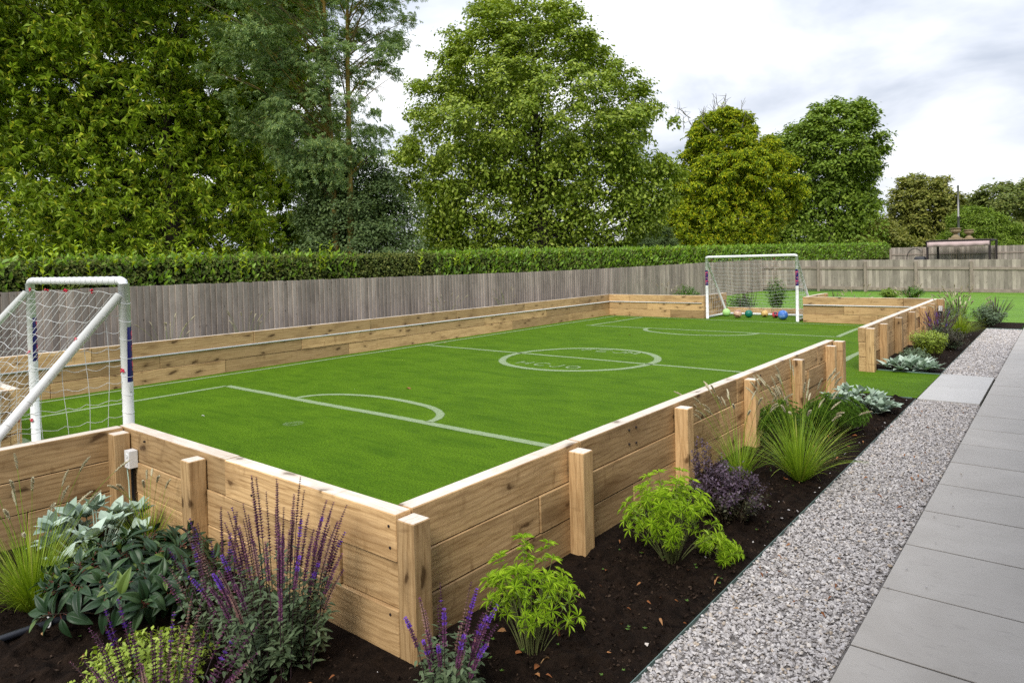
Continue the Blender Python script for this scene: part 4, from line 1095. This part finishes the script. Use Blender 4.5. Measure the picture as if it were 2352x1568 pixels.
pergola()
def egg_chair():
    r = thing('hanging_chair', 'dark hanging chair on a curved stand beside the pergola', 'chair', (-4.75, 44.4, 0))
    b = MB(); th = np.linspace(-1.2, 2.3, 16); b.tube([(-4.70-.42*math.cos(t), 44.4, 1.15+.60*math.sin(t)) for t in th], .022, 7); b.tube([(-4.85, 44.4, -.04), (-4.85, 44.4, .6)], .025, 7); b.tube([(-4.42, 44.4, 1.6), (-4.42, 44.4, 1.40)], .008, 5); b.build('stand', dark_metal, r, True)
    V = []; F = []; n = 14
    for i in range(8):
        ph = -1.3+i*.29; rr = .36*math.cos(ph)
        for j in range(n):
            a = math.pi*.15+j/(n-1)*math.pi*1.6; V.append((-4.42+rr*math.cos(a), 44.4+rr*math.sin(a), .98+.44*math.sin(ph)))
    for i in range(7):
        for j in range(n-1): F.append((i*n+j, i*n+j+1, (i+1)*n+j+1, (i+1)*n+j))
    o = np_mesh('seat_shell', V, np.array(F), mat_plain('dark_wicker', (.05, .05, .055), .8), r, True); sm = o.modifiers.new('solid', 'SOLIDIFY'); sm.thickness = .02
egg_chair()
def urn(label, x, y, ztop, s):
    r = thing('stone_urn', label, 'urn', (x, y, 0), 'stone urns on pillars')
    b = MB(); zb = ztop-.86*s; b.box((x-.30*s, y-.30*s, -.04), (x+.30*s, y+.30*s, zb-.03), 0, .02); b.build('pillar', stone_m, r)
    b = MB(); b.box((x-.40*s, y-.40*s, zb-.028), (x+.40*s, y+.40*s, zb+.05), 0, .02); b.box((x-.37*s, y-.37*s, zb+.052), (x+.37*s, y+.37*s, zb+.24*s), 0, .02); b.build('plinth', stone_m, r)
    b = MB(); zz = zb+.243*s; b.lathe([(.26*s, 0), (.25*s, .05*s), (.20*s, .12*s), (.12*s, .19*s), (.09*s, .25*s), (.13*s, .29*s)], (x, y, zz), 20); b.build('foot', stone_m, r, True)
    b = MB(); n = 24; th = np.linspace(0, 2*np.pi, n, endpoint=False); V = []; F = []
    prof = [(.12, .29), (.22, .33), (.29, .41), (.30, .48), (.24, .53), (.26, .56), (.35, .60), (.34, .63), (.25, .60)]
    for k, (rr, z) in enumerate(prof):
        for i, t in enumerate(th): V.append((x+s*rr*(1+.06*(i % 2)*(1 <= k <= 3))*math.cos(t), y+s*rr*(1+.06*(i % 2)*(1 <= k <= 3))*math.sin(t), zz+s*z))
    for k in range(len(prof)-1):
        for i in range(n): F.append((k*n+i, k*n+(i+1) % n, (k+1)*n+(i+1) % n, (k+1)*n+i))
    np_mesh('bowl', V, np.array(F), stone_m, r)
urn('larger carved stone urn in front of the tall pole', -3.47, 51.7, 3.02, 1.0)
urn('smaller carved stone urn right of the larger urn', -2.79, 52.2, 2.90, .9)
def pole():
    r = thing('metal_pole', 'tall thin grey metal pole rising behind the stone urns', 'pole', (-3.75, 56, 0))
    b = MB(); b.tube([(-3.75, 56, -.04), (-3.75, 56, 3.9)], .075, 12); b.build('lower_tube', pole_m, r, True)
    b = MB(); b.tube([(-3.75, 56, 3.9), (-3.75, 56, 6.15)], .055, 12); b.build('upper_tube', pole_m, r, True)
    b = MB(); b.tube([(-3.75, 56, 3.86), (-3.75, 56, 3.94)], .09, 12); b.build('collar', dark_metal, r, True)
pole()

# ------------------------------------------------------------------ garden plants
def stem_curves(rg, loc, n, h, r, base_r=.04, k=9, flat=.45, hv=.18, lean=(0, 0)):
    out = []
    for i in range(n):
        a = rg.uniform(0, 2*np.pi); q = math.sqrt(rg.uniform()); rr = r*q; z = h*(1-flat*q*q)*(1+rg.uniform(-hv, hv*.4))
        b = np.array([loc[0]+base_r*q*math.cos(a), loc[1]+base_r*q*math.sin(a), loc[2]-.01]); e = np.array([loc[0]+rr*math.cos(a)+lean[0]*z, loc[1]+rr*math.sin(a)+lean[1]*z, loc[2]+z])
        m = b*.45+e*.55+np.array([-.12*rr*math.cos(a), -.12*rr*math.sin(a), .12*z]); t = np.linspace(0, 1, k)[:, None]
        out.append(b*(1-t)**2+2*m*t*(1-t)+e*t**2)
    return out
def along(rg, stems, n, t0, t1, spread, size, jit=.25, taper=.35):
    """leaves set round the stems between t0 and t1: returns P, D, N, S"""
    ns = len(stems); si = rg.integers(0, ns, n) if n < ns*40 else np.arange(n) % ns
    K = len(stems[0]); S_ = np.array(stems); t = rg.uniform(t0, t1, n)*(K-1); i = np.minimum(t.astype(int), K-2); f = (t-i)[:, None]
    P = S_[si, i]*(1-f)+S_[si, i+1]*f; ax = unit(S_[si, i+1]-S_[si, i])
    rd = unit(np.cross(ax, rg.normal(size=(n, 3)))); sp = spread+rg.normal(0, jit, n)
    D = ax*np.cos(sp)[:, None]+rd*np.sin(sp)[:, None]; Nn = unit(ax*.8+np.array([0, 0, .5]))
    return P, D, Nn, size*rg.uniform(.7, 1.2, n)*(1-taper*(t/(K-1)-t0)/(t1-t0+1e-6))
def stems_mesh(stems, r, m, root, name='stems', n=4):
    A = Acc()
    for s in stems: A.tube(s, r*np.linspace(1.2, .5, len(s)), n)
    return A.build(name, m, root)
lf_salvia = leaf_mat('salvia_leaf', [(0., (.070, .110, .050)), (.6, (.115, .165, .080)), (1., (.16, .21, .11))], .55, .3, .15)
st_salvia = mat_plain('salvia_stem', (.055, .030, .035), .7)
fl_salvia = mat_island('salvia_bract', [(0., (0.063, 0.016, 0.049)), (.6, (0.119, 0.030, 0.091)), (.9, (0.196, 0.061, 0.140)), (1., (0.308, 0.135, 0.140))], .65, .25, 40)
fl_violet = mat_island('salvia_floret', [(0., (0.070, 0.018, 0.196)), (.6, (0.119, 0.034, 0.336)), (1., (0.182, 0.061, 0.462))], .6, .25, 40)
fl_faded = mat_island('faded_salvia_bract', [(0., (.18, .085, .08)), (1., (.32, .19, .15))], .7, .25, 40)
lf_lamb = leaf_mat('silver_felted_leaf', [(0., (0.297, 0.393, 0.310)), (.6, (0.414, 0.517, 0.414)), (1., (0.552, 0.649, 0.552))], .9, .1, .12, 60, .12, (1., 1., .8))
lf_vib = leaf_mat('leathery_dark_leaf', [(0., (0.017, 0.042, 0.016)), (.65, (0.032, 0.069, 0.028)), (.90, (0.062, 0.114, 0.040)), (1., (0.161, 0.235, 0.037))], .42, .35, .1)
red_stalk = mat_plain('red_leaf_stalk', (.16, .045, .025), .6)
gr_blade = leaf_mat('grass_blade', [(0., (0.156, 0.240, 0.014)), (.6, (0.264, 0.384, 0.024)), (.92, (0.384, 0.480, 0.042)), (1., (0.456, 0.372, 0.144))], .5, .3, .3)
gr_green = leaf_mat('green_grass_blade', [(0., (0.155, 0.270, 0.021)), (.6, (0.274, 0.423, 0.033)), (.93, (0.401, 0.540, 0.045)), (1., (0.583, 0.456, 0.149))], .5, .3, .3)
gr_head = mat_island('cream_seed_head', [(0., (0.515, 0.434, 0.283)), (1., (0.700, 0.678, 0.494))], .85, .1, 50)
lf_choi = leaf_mat('lime_green_leaf', [(0., (0.228, 0.384, 0.019)), (.6, (0.372, 0.564, 0.034)), (1., (0.528, 0.696, 0.060))], .42, .4, .3)
st_green = mat_plain('green_stem', (.14, .16, .05), .7)
st_brown = mat_plain('brown_stem', (.075, .05, .03), .8)
lf_purp = leaf_mat('purple_leaf', [(0., (0.036, 0.017, 0.026)), (.6, (0.077, 0.046, 0.070)), (.93, (0.138, 0.091, 0.143)), (1., (0.178, 0.138, 0.181))], .5, .4, .12, 25, .15, (1., .6, .7))
lf_purp_low = leaf_mat('dark_bronze_leaf', [(0., (.030, .032, .014)), (.7, (.060, .048, .026)), (1., (.085, .095, .04))], .5, .4, .1)
lf_gold = leaf_mat('golden_small_leaf', [(0., (.24, .34, .035)), (.6, (.35, .45, .06)), (1., (.48, .56, .12))], .5, .3, .25)
lf_fern = leaf_mat('fresh_green_leaf', [(0., (.060, .135, .014)), (.6, (.10, .20, .022)), (1., (.15, .27, .035))], .45, .4, .22)
lf_greyg = leaf_mat('grey_green_leaf', [(0., (.09, .14, .07)), (1., (.16, .22, .12))], .6, .3, .15)

SALV = T_leaf(.22, .05, -.3, 3)
def salvia(label, loc, h, r, n, seed, nleaf, lean=(0, 0), blue=.22, faded=.2, leafsize=.045, spike=.42, group='purple salvias', base_r=.10, flat=.25):
    rg = np.random.default_rng(seed); root = thing('salvia', label, 'flowering plant', (loc[0], loc[1], 0), group); loc = (*loc, .01)
    st = stem_curves(rg, loc, n, h, r, base_r, 11, flat, .30, lean); stems_mesh(st, .0023, st_salvia, root, 'stems')
    lo = [s*1 for s in st]
    P, D, Nn, S = along(rg, lo, nleaf, .05, .56, 1.05, leafsize, .3, .25); P = P+rg.normal(0, .018, P.shape)*np.array([1, 1, .5]); P[:, 2] = np.maximum(P[:, 2], .015)
    V, F = scatter(SALV, P, D, Nn, S); np_mesh('foliage', V, F, lf_salvia, root, True)
    parts = []
    kind = rg.uniform(size=n)
    for i, s in enumerate(st):
        sp = spike*rg.uniform(.75, 1.2); L = np.linalg.norm(np.diff(s, axis=0), axis=1).sum(); m = max(6, int(L*sp/.0125)); a0 = rg.uniform(0, 6)
        for w in range(m):
            t = 1-sp+sp*w/(m-1); x = t*(len(s)-1); j = min(int(x), len(s)-2); p = s[j]*(1-(x-j))+s[j+1]*(x-j); ax = unit(s[j+1]-s[j])
            q = 5; a = a0+w*.6+np.arange(q)*2*np.pi/q
            u = np.cross(ax, [1, .2, .1]); u /= np.linalg.norm(u); v = np.cross(ax, u)
            rd = np.cos(a)[:, None]*u+np.sin(a)[:, None]*v; D = unit(rd*1.0+ax*.75); sz = .0115*(1-.55*(w/m)**2)*rg.uniform(.75, 1.2, q)
            mi = 0
            if kind[i] < blue and w > m*.45 and rg.uniform() < .6: mi = 1; sz = sz*1.3
            elif kind[i] > 1-faded and w < m*.8: mi = 2
            parts.append((*scatter(T_kite(.42, .12, -.05), np.repeat(p[None], q, 0)+rd*.0018, D, np.repeat(ax[None], q, 0), sz), mi))
    V, F, mi = merge(*parts); np_mesh('flower_spikes', V, F, [fl_salvia, fl_violet, fl_faded], root, False, mi)
    return root
salvia('large purple salvia in front of the short timber wall, beside the corner post', (-.25, -.45), .72, .34, 66, 51, 1700, (-.04, .0), .20, .16, .045, base_r=.16)
salvia('purple salvia leaning left in front of the dark leathery shrub', (-.55, -.52), .52, .24, 24, 52, 420, (-.30, .05), .25, .45, .045)
salvia('purple salvia spikes in front of the golden shrub, cut by the bottom edge', (-.06, -1.00), .46, .34, 42, 53, 420, (-.25, .15), .22, .35, .04, .5)
salvia('purple salvia at the foot of the corner post, with violet flowers', (.46, -.20), .40, .26, 26, 54, 650, (.05, -.02), .45, .35, .04, .5)
salvia('purple salvia in the far bed, next to the timber wall', (.50, 12.0), .66, .36, 60, 55, 900, (0, 0), .45, .1, .06)
salvia('purple salvia at the end of the far bed, left of the round shrub', (.42, 15.6), .58, .30, 40, 56, 500, (0, 0), .1, .1, .06)
salvia('purple salvia by the lawn, right of the round shrub', (1.0, 16.35), .58, .36, 44, 57, 500, (.05, 0), .1, .1, .06)
salvia('small spent salvia beside the grey fence side of the far bed', (.05, 16.3), .50, .25, 26, 58, 300, (0, 0), .05, .3, .06)

LAMB = T_leaf(.31, .09, -.22, 6)
def lambs_ear(label, loc, r, n, size, seed, h=.10, flatness=0.0):
    rg = np.random.default_rng(seed); root = thing('lambs_ear', label, 'plant', (loc[0], loc[1], 0), 'silver leaved plants')
    P, D, Nn, S = [], [], [], []
    for i in range(n):
        a = rg.uniform(0, 6.3); q = math.sqrt(rg.uniform())*r; c = np.array([loc[0]+q*math.cos(a), loc[1]+q*.8*math.sin(a), .02+rg.uniform(.1, 1)*h*(1-.5*(q/r)**2)])
        for j in range(rg.integers(6, 9)):
            b = j*2.4+rg.normal(0, .3); e = .35+.13*j+rg.normal(0, .15)-flatness; e = min(1.5, e)
            o_ = np.array([math.cos(a)*q/r*.5, math.sin(a)*q/r*.5, 0])
            d = np.array([math.cos(b)*math.sin(e), math.sin(b)*math.sin(e), math.cos(e)])+o_*.6
            P.append(c); D.append(d); Nn.append((-d[0]*.4, -d[1]*.4, 1)); S.append(size*rg.uniform(.65, 1.15))
    P = np.array(P); D = unit(np.array(D)); Nn = np.array(Nn)+rg.normal(0, .12, (len(P), 3))
    V, F = scatter(LAMB, P, D, Nn, np.array(S)); o = np_mesh('leaves', V, F, lf_lamb, root, True)
    A = Acc()
    for p in P[::5]: A.tube(np.linspace((p[0]*.4+loc[0]*.6, p[1]*.4+loc[1]*.6, .0), p, 4), .004, 5)
    A.build('stems', lf_lamb, root)
lambs_ear('silver felted plant under the white socket, by the near goal', (-2.08, -.46), .34, 40, .105, 61, .27)
lambs_ear('silver felted plant at the near edge of the turf gap', (.58, 5.75), .31, 44, .098, 62, .22)
lambs_ear('silver felted plant at the far edge of the turf gap, by the end post', (.56, 8.66+.14), .30, 26, .15, 63, .08, 0)

def viburnum():
    rg = np.random.default_rng(71); loc = (-1.22, -.60); root = thing('viburnum_shrub', 'low shrub of leathery dark green ribbed leaves, left of the salvia', 'shrub', (*loc, 0))
    st = stem_curves(rg, (*loc, .01), 84, .33, .42, .08, 9, .50, .2); stems_mesh(st, .0045, st_brown, root)
    P, D, Nn, S = [], [], [], []; A = Acc()
    for s in st:
        ax = unit(s[-1]-s[-3]); a0 = rg.uniform(0, 6)
        for j in range(8):
            a = a0+j*1.05+rg.normal(0, .2); u = np.cross(ax, [.3, .5, .1]); u /= np.linalg.norm(u); v = np.cross(ax, u); rd = math.cos(a)*u+math.sin(a)*v
            e = (.55 if j < 2 else 1.15 if j < 5 else 1.75)+rg.normal(0, .2); d = ax*math.cos(e)+rd*math.sin(e); d[2] -= .12*(j > 2)
            p = s[-1]-ax*(.012*j); st_ = p+d*.02; A.tube(np.linspace(p, st_, 3), .002, 4)
            P.append(st_); D.append(d); Nn.append(ax+np.array([0, 0, .6])); S.append(rg.uniform(.075, .118)*(.55 if j < 2 else 1))
    V, F = scatter(T_ribbed(.215, 7, -.30), np.array(P), np.array(D), np.array(Nn), np.array(S)); np_mesh('leaves', V, F, lf_vib, root, True)
    A.build('leaf_stalks', red_stalk, root)
viburnum()

def grass_clump(label, loc, n, L, seed, mat, nheads, hl, spread=1.0, name='ornamental_grass', w=.0028, head=.075, lean=(0, 0), hr=.0055):
    rg = np.random.default_rng(seed); root = thing(name, label, 'grass', (loc[0], loc[1], 0), 'ornamental grasses')
    a = rg.uniform(0, 2*np.pi, n); q = np.sqrt(rg.uniform(size=n)); tilt = q*.75*spread+rg.normal(0, .08, n)*spread; l = L*rg.uniform(.55, 1.1, n)*(1-.15*q); cv = rg.uniform(.2, 1.0, n)*(.35+.9*q)*spread
    K = 8; t = np.linspace(0, 1, K); ang = tilt[:, None]+cv[:, None]*t[None]**1.5; ds = l[:, None]/(K-1)
    rad = np.cumsum(np.sin(ang)*ds, 1)-np.sin(ang[:, :1])*ds; z = np.cumsum(np.cos(ang)*ds, 1)-np.cos(ang[:, :1])*ds
    bx = loc[0]+.05*q*np.cos(a); by = loc[1]+.05*q*np.sin(a); ca, sa = np.cos(a)[:, None], np.sin(a)[:, None]
    cen = np.stack([bx[:, None]+rad*ca+lean[0]*z, by[:, None]+rad*sa+lean[1]*z, np.maximum(.012, z+.01)], -1)
    tw = rg.uniform(0, 3.1, n)[:, None]; sd = np.stack([-sa*np.cos(tw)+ca*np.sin(tw)*.4, ca*np.cos(tw)+sa*np.sin(tw)*.4, np.sin(tw)*.5], -1)
    ww = w*(1-t**1.6)[None, :, None]+.0004
    V = np.stack([cen-sd*ww, cen+sd*ww], 2).reshape(-1, 3)
    b = (np.arange(n)*K*2)[:, None]; i = np.arange(K-1)[None]*2; F = np.stack([b+i, b+i+1, b+i+3, b+i+2], -1).reshape(-1, 4)
    np_mesh('blades', V, F, mat, root, True)
    if nheads:
        A = Acc(); parts = []
        for k in range(nheads):
            aa = rg.uniform(0, 6.3); tl = rg.uniform(.05, .5)*spread; LL = hl*rg.uniform(.75, 1.1); T = np.linspace(0, 1, 14); an = tl+T**2.2*rg.uniform(.1, .8); dd = LL/13
            rr = np.cumsum(np.sin(an)*dd); zz = np.cumsum(np.cos(an)*dd)
            p = np.stack([loc[0]+.03*math.cos(aa)+rr*math.cos(aa)+lean[0]*zz, loc[1]+.03*math.sin(aa)+rr*math.sin(aa)+lean[1]*zz, zz+.01], -1); A.tube(p, .0011, 4, 0)
            e = p[-1]; d = unit(p[-1]-p[-3]); m = 46; s = np.linspace(0, 1, m); bend = np.array([math.cos(aa), math.sin(aa), -.6])*.012
            c = e[None]+d[None]*(s*head-head*.15)[:, None]+bend[None]*(s**2)[:, None]
            q_ = 3; P = np.repeat(c, q_, 0); rd = unit(np.cross(np.repeat(d[None], m*q_, 0), rg.normal(size=(m*q_, 3)))); thick = np.repeat(np.sin(np.pi*np.clip(s*.92+.06, 0, 1))**.7, q_)
            parts.append((*scatter(T_kite(.35, .1, -.1), P, unit(rd*.75+d), np.repeat(d[None], m*q_, 0)+rd*.3, hr*2.2*(.35+.65*thick)*rg.uniform(.7, 1.3, m*q_)), 0))
        A.build('seed_stalks', gr_green, root)
        V, F, mi = merge(*parts); np_mesh('seed_heads', V, F, gr_head, root, False, mi)
    return root
grass_clump('yellow-green grass clump with pale seed heads at the left edge', (-1.66, -.90), 620, .46, 81, gr_blade, 20, .62, .9, head=.085)
grass_clump('small yellow-green grass tuft beside the silver plant under the socket', (-1.86, -.27), 150, .36, 82, gr_blade, 7, .42, .6, head=.06)
grass_clump('thin grass clump against the timber wall, behind the purple shrub', (.38, 2.95), 240, .42, 83, gr_green, 22, .62, .8, head=.08)
grass_clump('full bright grass clump with many cream seed heads beside the gravel', (.74, 3.16), 470, .58, 84, gr_green, 36, .68, .9, head=.09, w=.0031)
grass_clump('grass clump with arching seed heads in the far bed', (.66, 13.3), 520, .60, 85, gr_blade, 26, .74, 1.0, w=.004, head=.11, hr=.009)
grass_clump('pale grass clump against the lawn, at the far wall corner', (.30, 15.9), 260, .48, 86, gr_blade, 26, .72, .8, w=.004, head=.11, hr=.009)
grass_clump('wispy grass behind the far timber wall, right of the goal', (-1.7, 16.2), 200, .45, 87, gr_green, 18, .74, .8, w=.004, head=.10, hr=.008)
grass_clump('wispy grass behind the far timber wall, near its corner', (-.55, 16.2), 200, .45, 88, gr_blade, 18, .74, .8, w=.004, head=.10, hr=.008)
grass_clump('wispy grass in front of the board fence, left of the far goal', (-6.6, 16.2), 200, .5, 89, gr_blade, 16, .78, .8, w=.004, head=.10, hr=.009)
for i, (y, hh, tx) in enumerate(((2.9, .80, 'nearest the close goal'), (4.2, .82, 'second from the close goal'), (9.0, .82, 'halfway along the wall'), (11.2, .84, 'towards the far corner'))):
    grass_clump('wispy grass between the long timber wall and the board fence, '+tx, (-8.55, y), 130, .5, 90+i, gr_blade, 11, hh, .7, w=.0035, head=.09, hr=.007)

ROS = T_rosette(12, .044, .30, -.18)
def choisya(label, loc, h, r, n, seed, lean=(0, 0), size=.054, mat=None):
    rg = np.random.default_rng(seed); root = thing('choisya_shrub', label, 'shrub', (loc[0], loc[1], 0), 'narrow leaved lime green shrubs')
    st = stem_curves(rg, (*loc, .01), n, h, r, .05, 9, .55, .25, lean); stems_mesh(st, .0022, st_green, root)
    S_ = np.array(st); P, D, S = [], [], []
    for s in st:
        ax = unit(s[-1]-s[-3])
        P.append(s[-1]); D.append(ax); S.append(size*rg.uniform(.85, 1.15))
        for t in (.88, .76, .62):
            if rg.uniform() < .8:
                x = t*(len(s)-1); j = int(x); p = s[j]*(1-x+j)+s[j+1]*(x-j); o_ = unit(rg.normal(size=3)*np.array([1, 1, .4])); P.append(p+o_*.02); D.append(unit(ax*.6+o_*.8)); S.append(size*rg.uniform(.6, 1.0)*.95)
    P = np.array(P); D = np.array(D); n2 = len(P); X = unit(np.cross(D, rg.normal(size=(n2, 3))))
    # the rosette's own z axis is the shoot: give scatter the in-plane axis as y and the shoot as normal
    V, F = scatter(ROS, P, X, D, np.array(S)); np_mesh('leaves', V, F, mat or lf_choi, root, False)
    return root
choisya('narrow-leaved lime green shrub nearest the corner post', (.50, .27), .44, .22, 44, 101, (-.02, .02), .053)
choisya('narrow-leaved lime green shrub beside the purple shrub', (.58, 1.42), .47, .27, 72, 102, (0, 0), .053)
choisya('straggling lime green side shoot lying on the soil by the gravel', (.76, 1.58), .10, .13, 16, 103, (.3, 0), .05)
choisya('mid green bushy plant behind the grass clump', (.60, 4.72), .33, .30, 120, 104, (0, 0), .055, lf_fern)
choisya('mid green bushy plant between the grass clump and the wall', (.34, 4.05), .36, .24, 80, 105, (0, 0), .055, lf_fern)

def small_leaf_shrub(name, label, loc, h, r, nst, nleaf, size, mats, seed, t0=.15, spread=1.1, flat=.5, tmpl=None, split=None, base_r=.08, hv=.2, grp=None, stem=None):
    rg = np.random.default_rng(seed); root = thing(name, label, 'shrub', (loc[0], loc[1], 0), grp)
    st = stem_curves(rg, (*loc, .01), nst, h, r, base_r, 9, flat, hv); stems_mesh(st, .0018, stem or st_brown, root)
    P, D, Nn, S = along(rg, st, nleaf, t0, 1.0, spread, size, .3, .2); P = P+rg.normal(0, size*.35, P.shape); P[:, 2] = np.maximum(P[:, 2], .012)
    V, F = scatter(tmpl or T_leaf(.27, .06, -.2, 2), P, D, Nn, S)
    if split is None: np_mesh('leaves', V, F, mats, root, True)
    else:
        f = F[0]; per = len(f)//len(P); zrel = (P[:, 2]/h)+rg.normal(0, .10, len(P)); mi = np.repeat((zrel < split).astype(int), per); np_mesh('leaves', V, F, mats, root, True, mi)
    return root
small_leaf_shrub('purple_shrub', 'dark purple small-leaved shrub with bronze lower leaves', (.62, 2.13), .35, .25, 150, 5200, .026, [lf_purp, lf_purp_low], 111, .25, 1.0, .45, T_kite(.26, .04, -.1), .52, .1)
small_leaf_shrub('purple_shrub', 'tall purple sprigs rising beside the timber post', (.44, 2.20), .46, .12, 22, 620, .026, [lf_purp, lf_purp_low], 112, .45, 1.0, .3, T_kite(.26, .04, -.1), .45, .06)
small_leaf_shrub('golden_shrub', 'low golden-yellow small-leaved shrub in the front of the bed', (-.46, -.88), .25, .25, 120, 2300, .034, lf_gold, 113, .15, 1.0, .45)
small_leaf_shrub('golden_shrub', 'compact golden-green shrub in the far bed by the silver plant', (.60, 10.15), .40, .27, 150, 4200, .036, lf_gold, 114, .2, 1.0, .18, T_kite(.3, .04, -.1), None, .14)
small_leaf_shrub('grey_green_plant', 'low grey-green plant at the foot of the golden-green shrub', (.50, 9.50), .22, .24, 70, 1500, .042, lf_greyg, 115)
small_leaf_shrub('dark_shrub', 'dark bronze-green shrub under the far purple salvia', (.74, 11.2), .36, .30, 110, 3000, .036, [lf_purp_low, lf_greyg], 116, .2, 1.0, .4, T_kite(.26, .04, -.1), .3)
small_leaf_shrub('round_shrub', 'rounded green shrub at the end of the gravel strip', (.92, 15.62), .46, .36, 120, 2600, .05, lf_greyg, 117, .2)
small_leaf_shrub('round_shrub', 'pale topped green shrub behind the end of the far bed', (.42, 14.6), .44, .30, 90, 2000, .05, lf_greyg, 118, .2)
for i, (x, y, h, r, tx) in enumerate(((-2.50, 24.6, .34, .40, 'dark leafy shrub on the lawn, left of the far corner, near the fence'), (-8.1, 20.6, .62, .50, 'leafy green shrub against the board fence, left of the far goal'),
                                    (-4.25, 18.2, .95, .36, 'tall leafy shrub seen through the far goal net, right side'), (-5.05, 17.6, .45, .50, 'low leafy shrub seen through the far goal net, left side'), (-1.85, 24.9, .38, .42, 'dark leafy shrub on the lawn, right of its twin'))):
    small_leaf_shrub('garden_shrub', tx, (x, y), h, r, 70, 1700, .075, lf_fern if i != 0 else lf_green, 120+i, .15, 1., .5, None, None, .1, .2, 'shrubs round the lawn')
for i, (x, tx) in enumerate(((-4.85, 'spent salvia stalks behind the far goal, at left'), (-4.6, 'spent salvia stalks behind the far goal, in the middle'), (-2.1, 'spent salvia stalks behind the far wall, right of the goal'))):
    salvia(tx, (x, 17.1 if x < -4 else 16.0), .70, .24, 24, 130+i, 120, (0, 0), .0, .3, .06, .4)

# ------------------------------------------------------------------ hose, litter, fallen leaves
def hose():
    r = thing('hose_pipe', 'black irrigation hose lying on the soil at the left edge', 'hose', (-1.36, -1.0, 0))
    b = MB(); b.tube([(-1.40, -1.50, .03), (-1.39, -1.25, .034), (-1.385, -1.10, .036), (-1.38, -1.0, .036), (-1.365, -.88, .034), (-1.33, -.70, .028), (-1.28, -.45, .02)], .017, 12); b.build('pipe', hose_m, r, True)
    b = MB(); th = np.linspace(.2, 4.6, 14); b.tube([(-1.366+.028*math.sin(t)*.6, -.93+.012*math.sin(t), .045+.026*math.cos(t)) for t in th], .004, 6); b.build('clip', white_pvc, r, True)
hose()
lit_m = mat_island('dry_leaf', [(0., (.10, .035, .012)), (.5, (.26, .09, .025)), (.8, (.34, .16, .06)), (1., (.40, .25, .12))], .7, .3, 40)
CURL = T_leaf(.20, .16, -.55, 4)
def litter(name, label, boxes, smin, smax, z, seed):
    rg = np.random.default_rng(seed); Ps = []; 
    for x0, y0, x1, y1, n in boxes: Ps.append(np.stack([rg.uniform(x0, x1, n), rg.uniform(y0, y1, n), np.full(n, z)], -1))
    P = np.concatenate(Ps); n = len(P); a = rg.uniform(0, 6.3, n); D = np.stack([np.cos(a), np.sin(a), rg.normal(0, .2, n)], -1); Nn = unit(np.stack([rg.normal(0, .4, n), rg.normal(0, .4, n), np.ones(n)], -1))
    V, F = scatter(CURL, P, D, Nn, rg.uniform(smin, smax, n)); o = np_mesh(name, V, F, lit_m, None, True); o['label'] = label; stuff(o)
litter('leaf_litter', 'curled brown leaves scattered on the dark soil and gravel', [(.25, -.2, .93, 1.6, 38), (-.6, -1.2, .4, -.3, 14), (.3, 1.6, .93, 5.2, 34), (-2.2, -1.2, -.6, -.8, 10)], .016, .05, .032, 141)
litter('leaf_litter_gravel', 'curled brown leaves scattered on the gravel strip', [(.97, .3, 1.5, 6.5, 60)], .014, .034, .022, 142)
def seedlings():
    rg = np.random.default_rng(143); n = 90; x = np.where(rg.uniform(size=n) < .6, rg.uniform(.3, .92, n), rg.uniform(-1.2, .6, n)); y = np.where(x > .28, rg.uniform(-.1, 3.5, n), rg.uniform(-1.2, -.3, n)); P = []; D = []
    for i in range(n):
        a = rg.uniform(0, 6)
        for j in range(4): P.append((x[i], y[i], .026)); D.append((math.cos(a+j*1.57), math.sin(a+j*1.57), .6))
    V, F = scatter(T_kite(.3, .05, -.1), np.array(P), np.array(D), np.tile([0, 0, 1.], (len(P), 1)), rg.uniform(.007, .014, len(P))); o = np_mesh('seedlings', V, F, lf_fern); o['label'] = 'tiny green weed seedlings dotted over the dark soil'; stuff(o)
seedlings()
def fallen_leaf(label, x, y, s, a, col):
    D = np.array([[math.cos(a), math.sin(a), .05]]); V, F = scatter(CURL, np.array([[x, y, .008]]), D, np.array([[.1, 0, 1.]]), s)
    o = np_mesh('fallen_leaf', V, F, mat_plain('fallen_leaf', col, .7), None, True, loc=(x, y, 0)); o.modifiers.new('solid', 'SOLIDIFY').thickness = .001
    tag(o, label, 'leaf', 'fallen leaves on the turf')
fallen_leaf('long brown leaf on the turf, left of the centre circle, near the box line', -4.46, 4.10, .11, .2, (.26, .12, .03))
fallen_leaf('pale yellow leaf on the turf at the far left corner', -7.05, 13.9, .12, .5, (.55, .50, .12))
fallen_leaf('brown leaf on the turf beyond the centre circle', -4.92, 10.85, .10, 2., (.25, .12, .03))
fallen_leaf('pale leaf on the turf at the left end of the halfway line', -7.55, 7.95, .08, 1., (.5, .45, .15))
fallen_leaf('tiny white petal on the turf, left of the near penalty box', -5.2, 1.72, .045, 1., (.7, .7, .6))
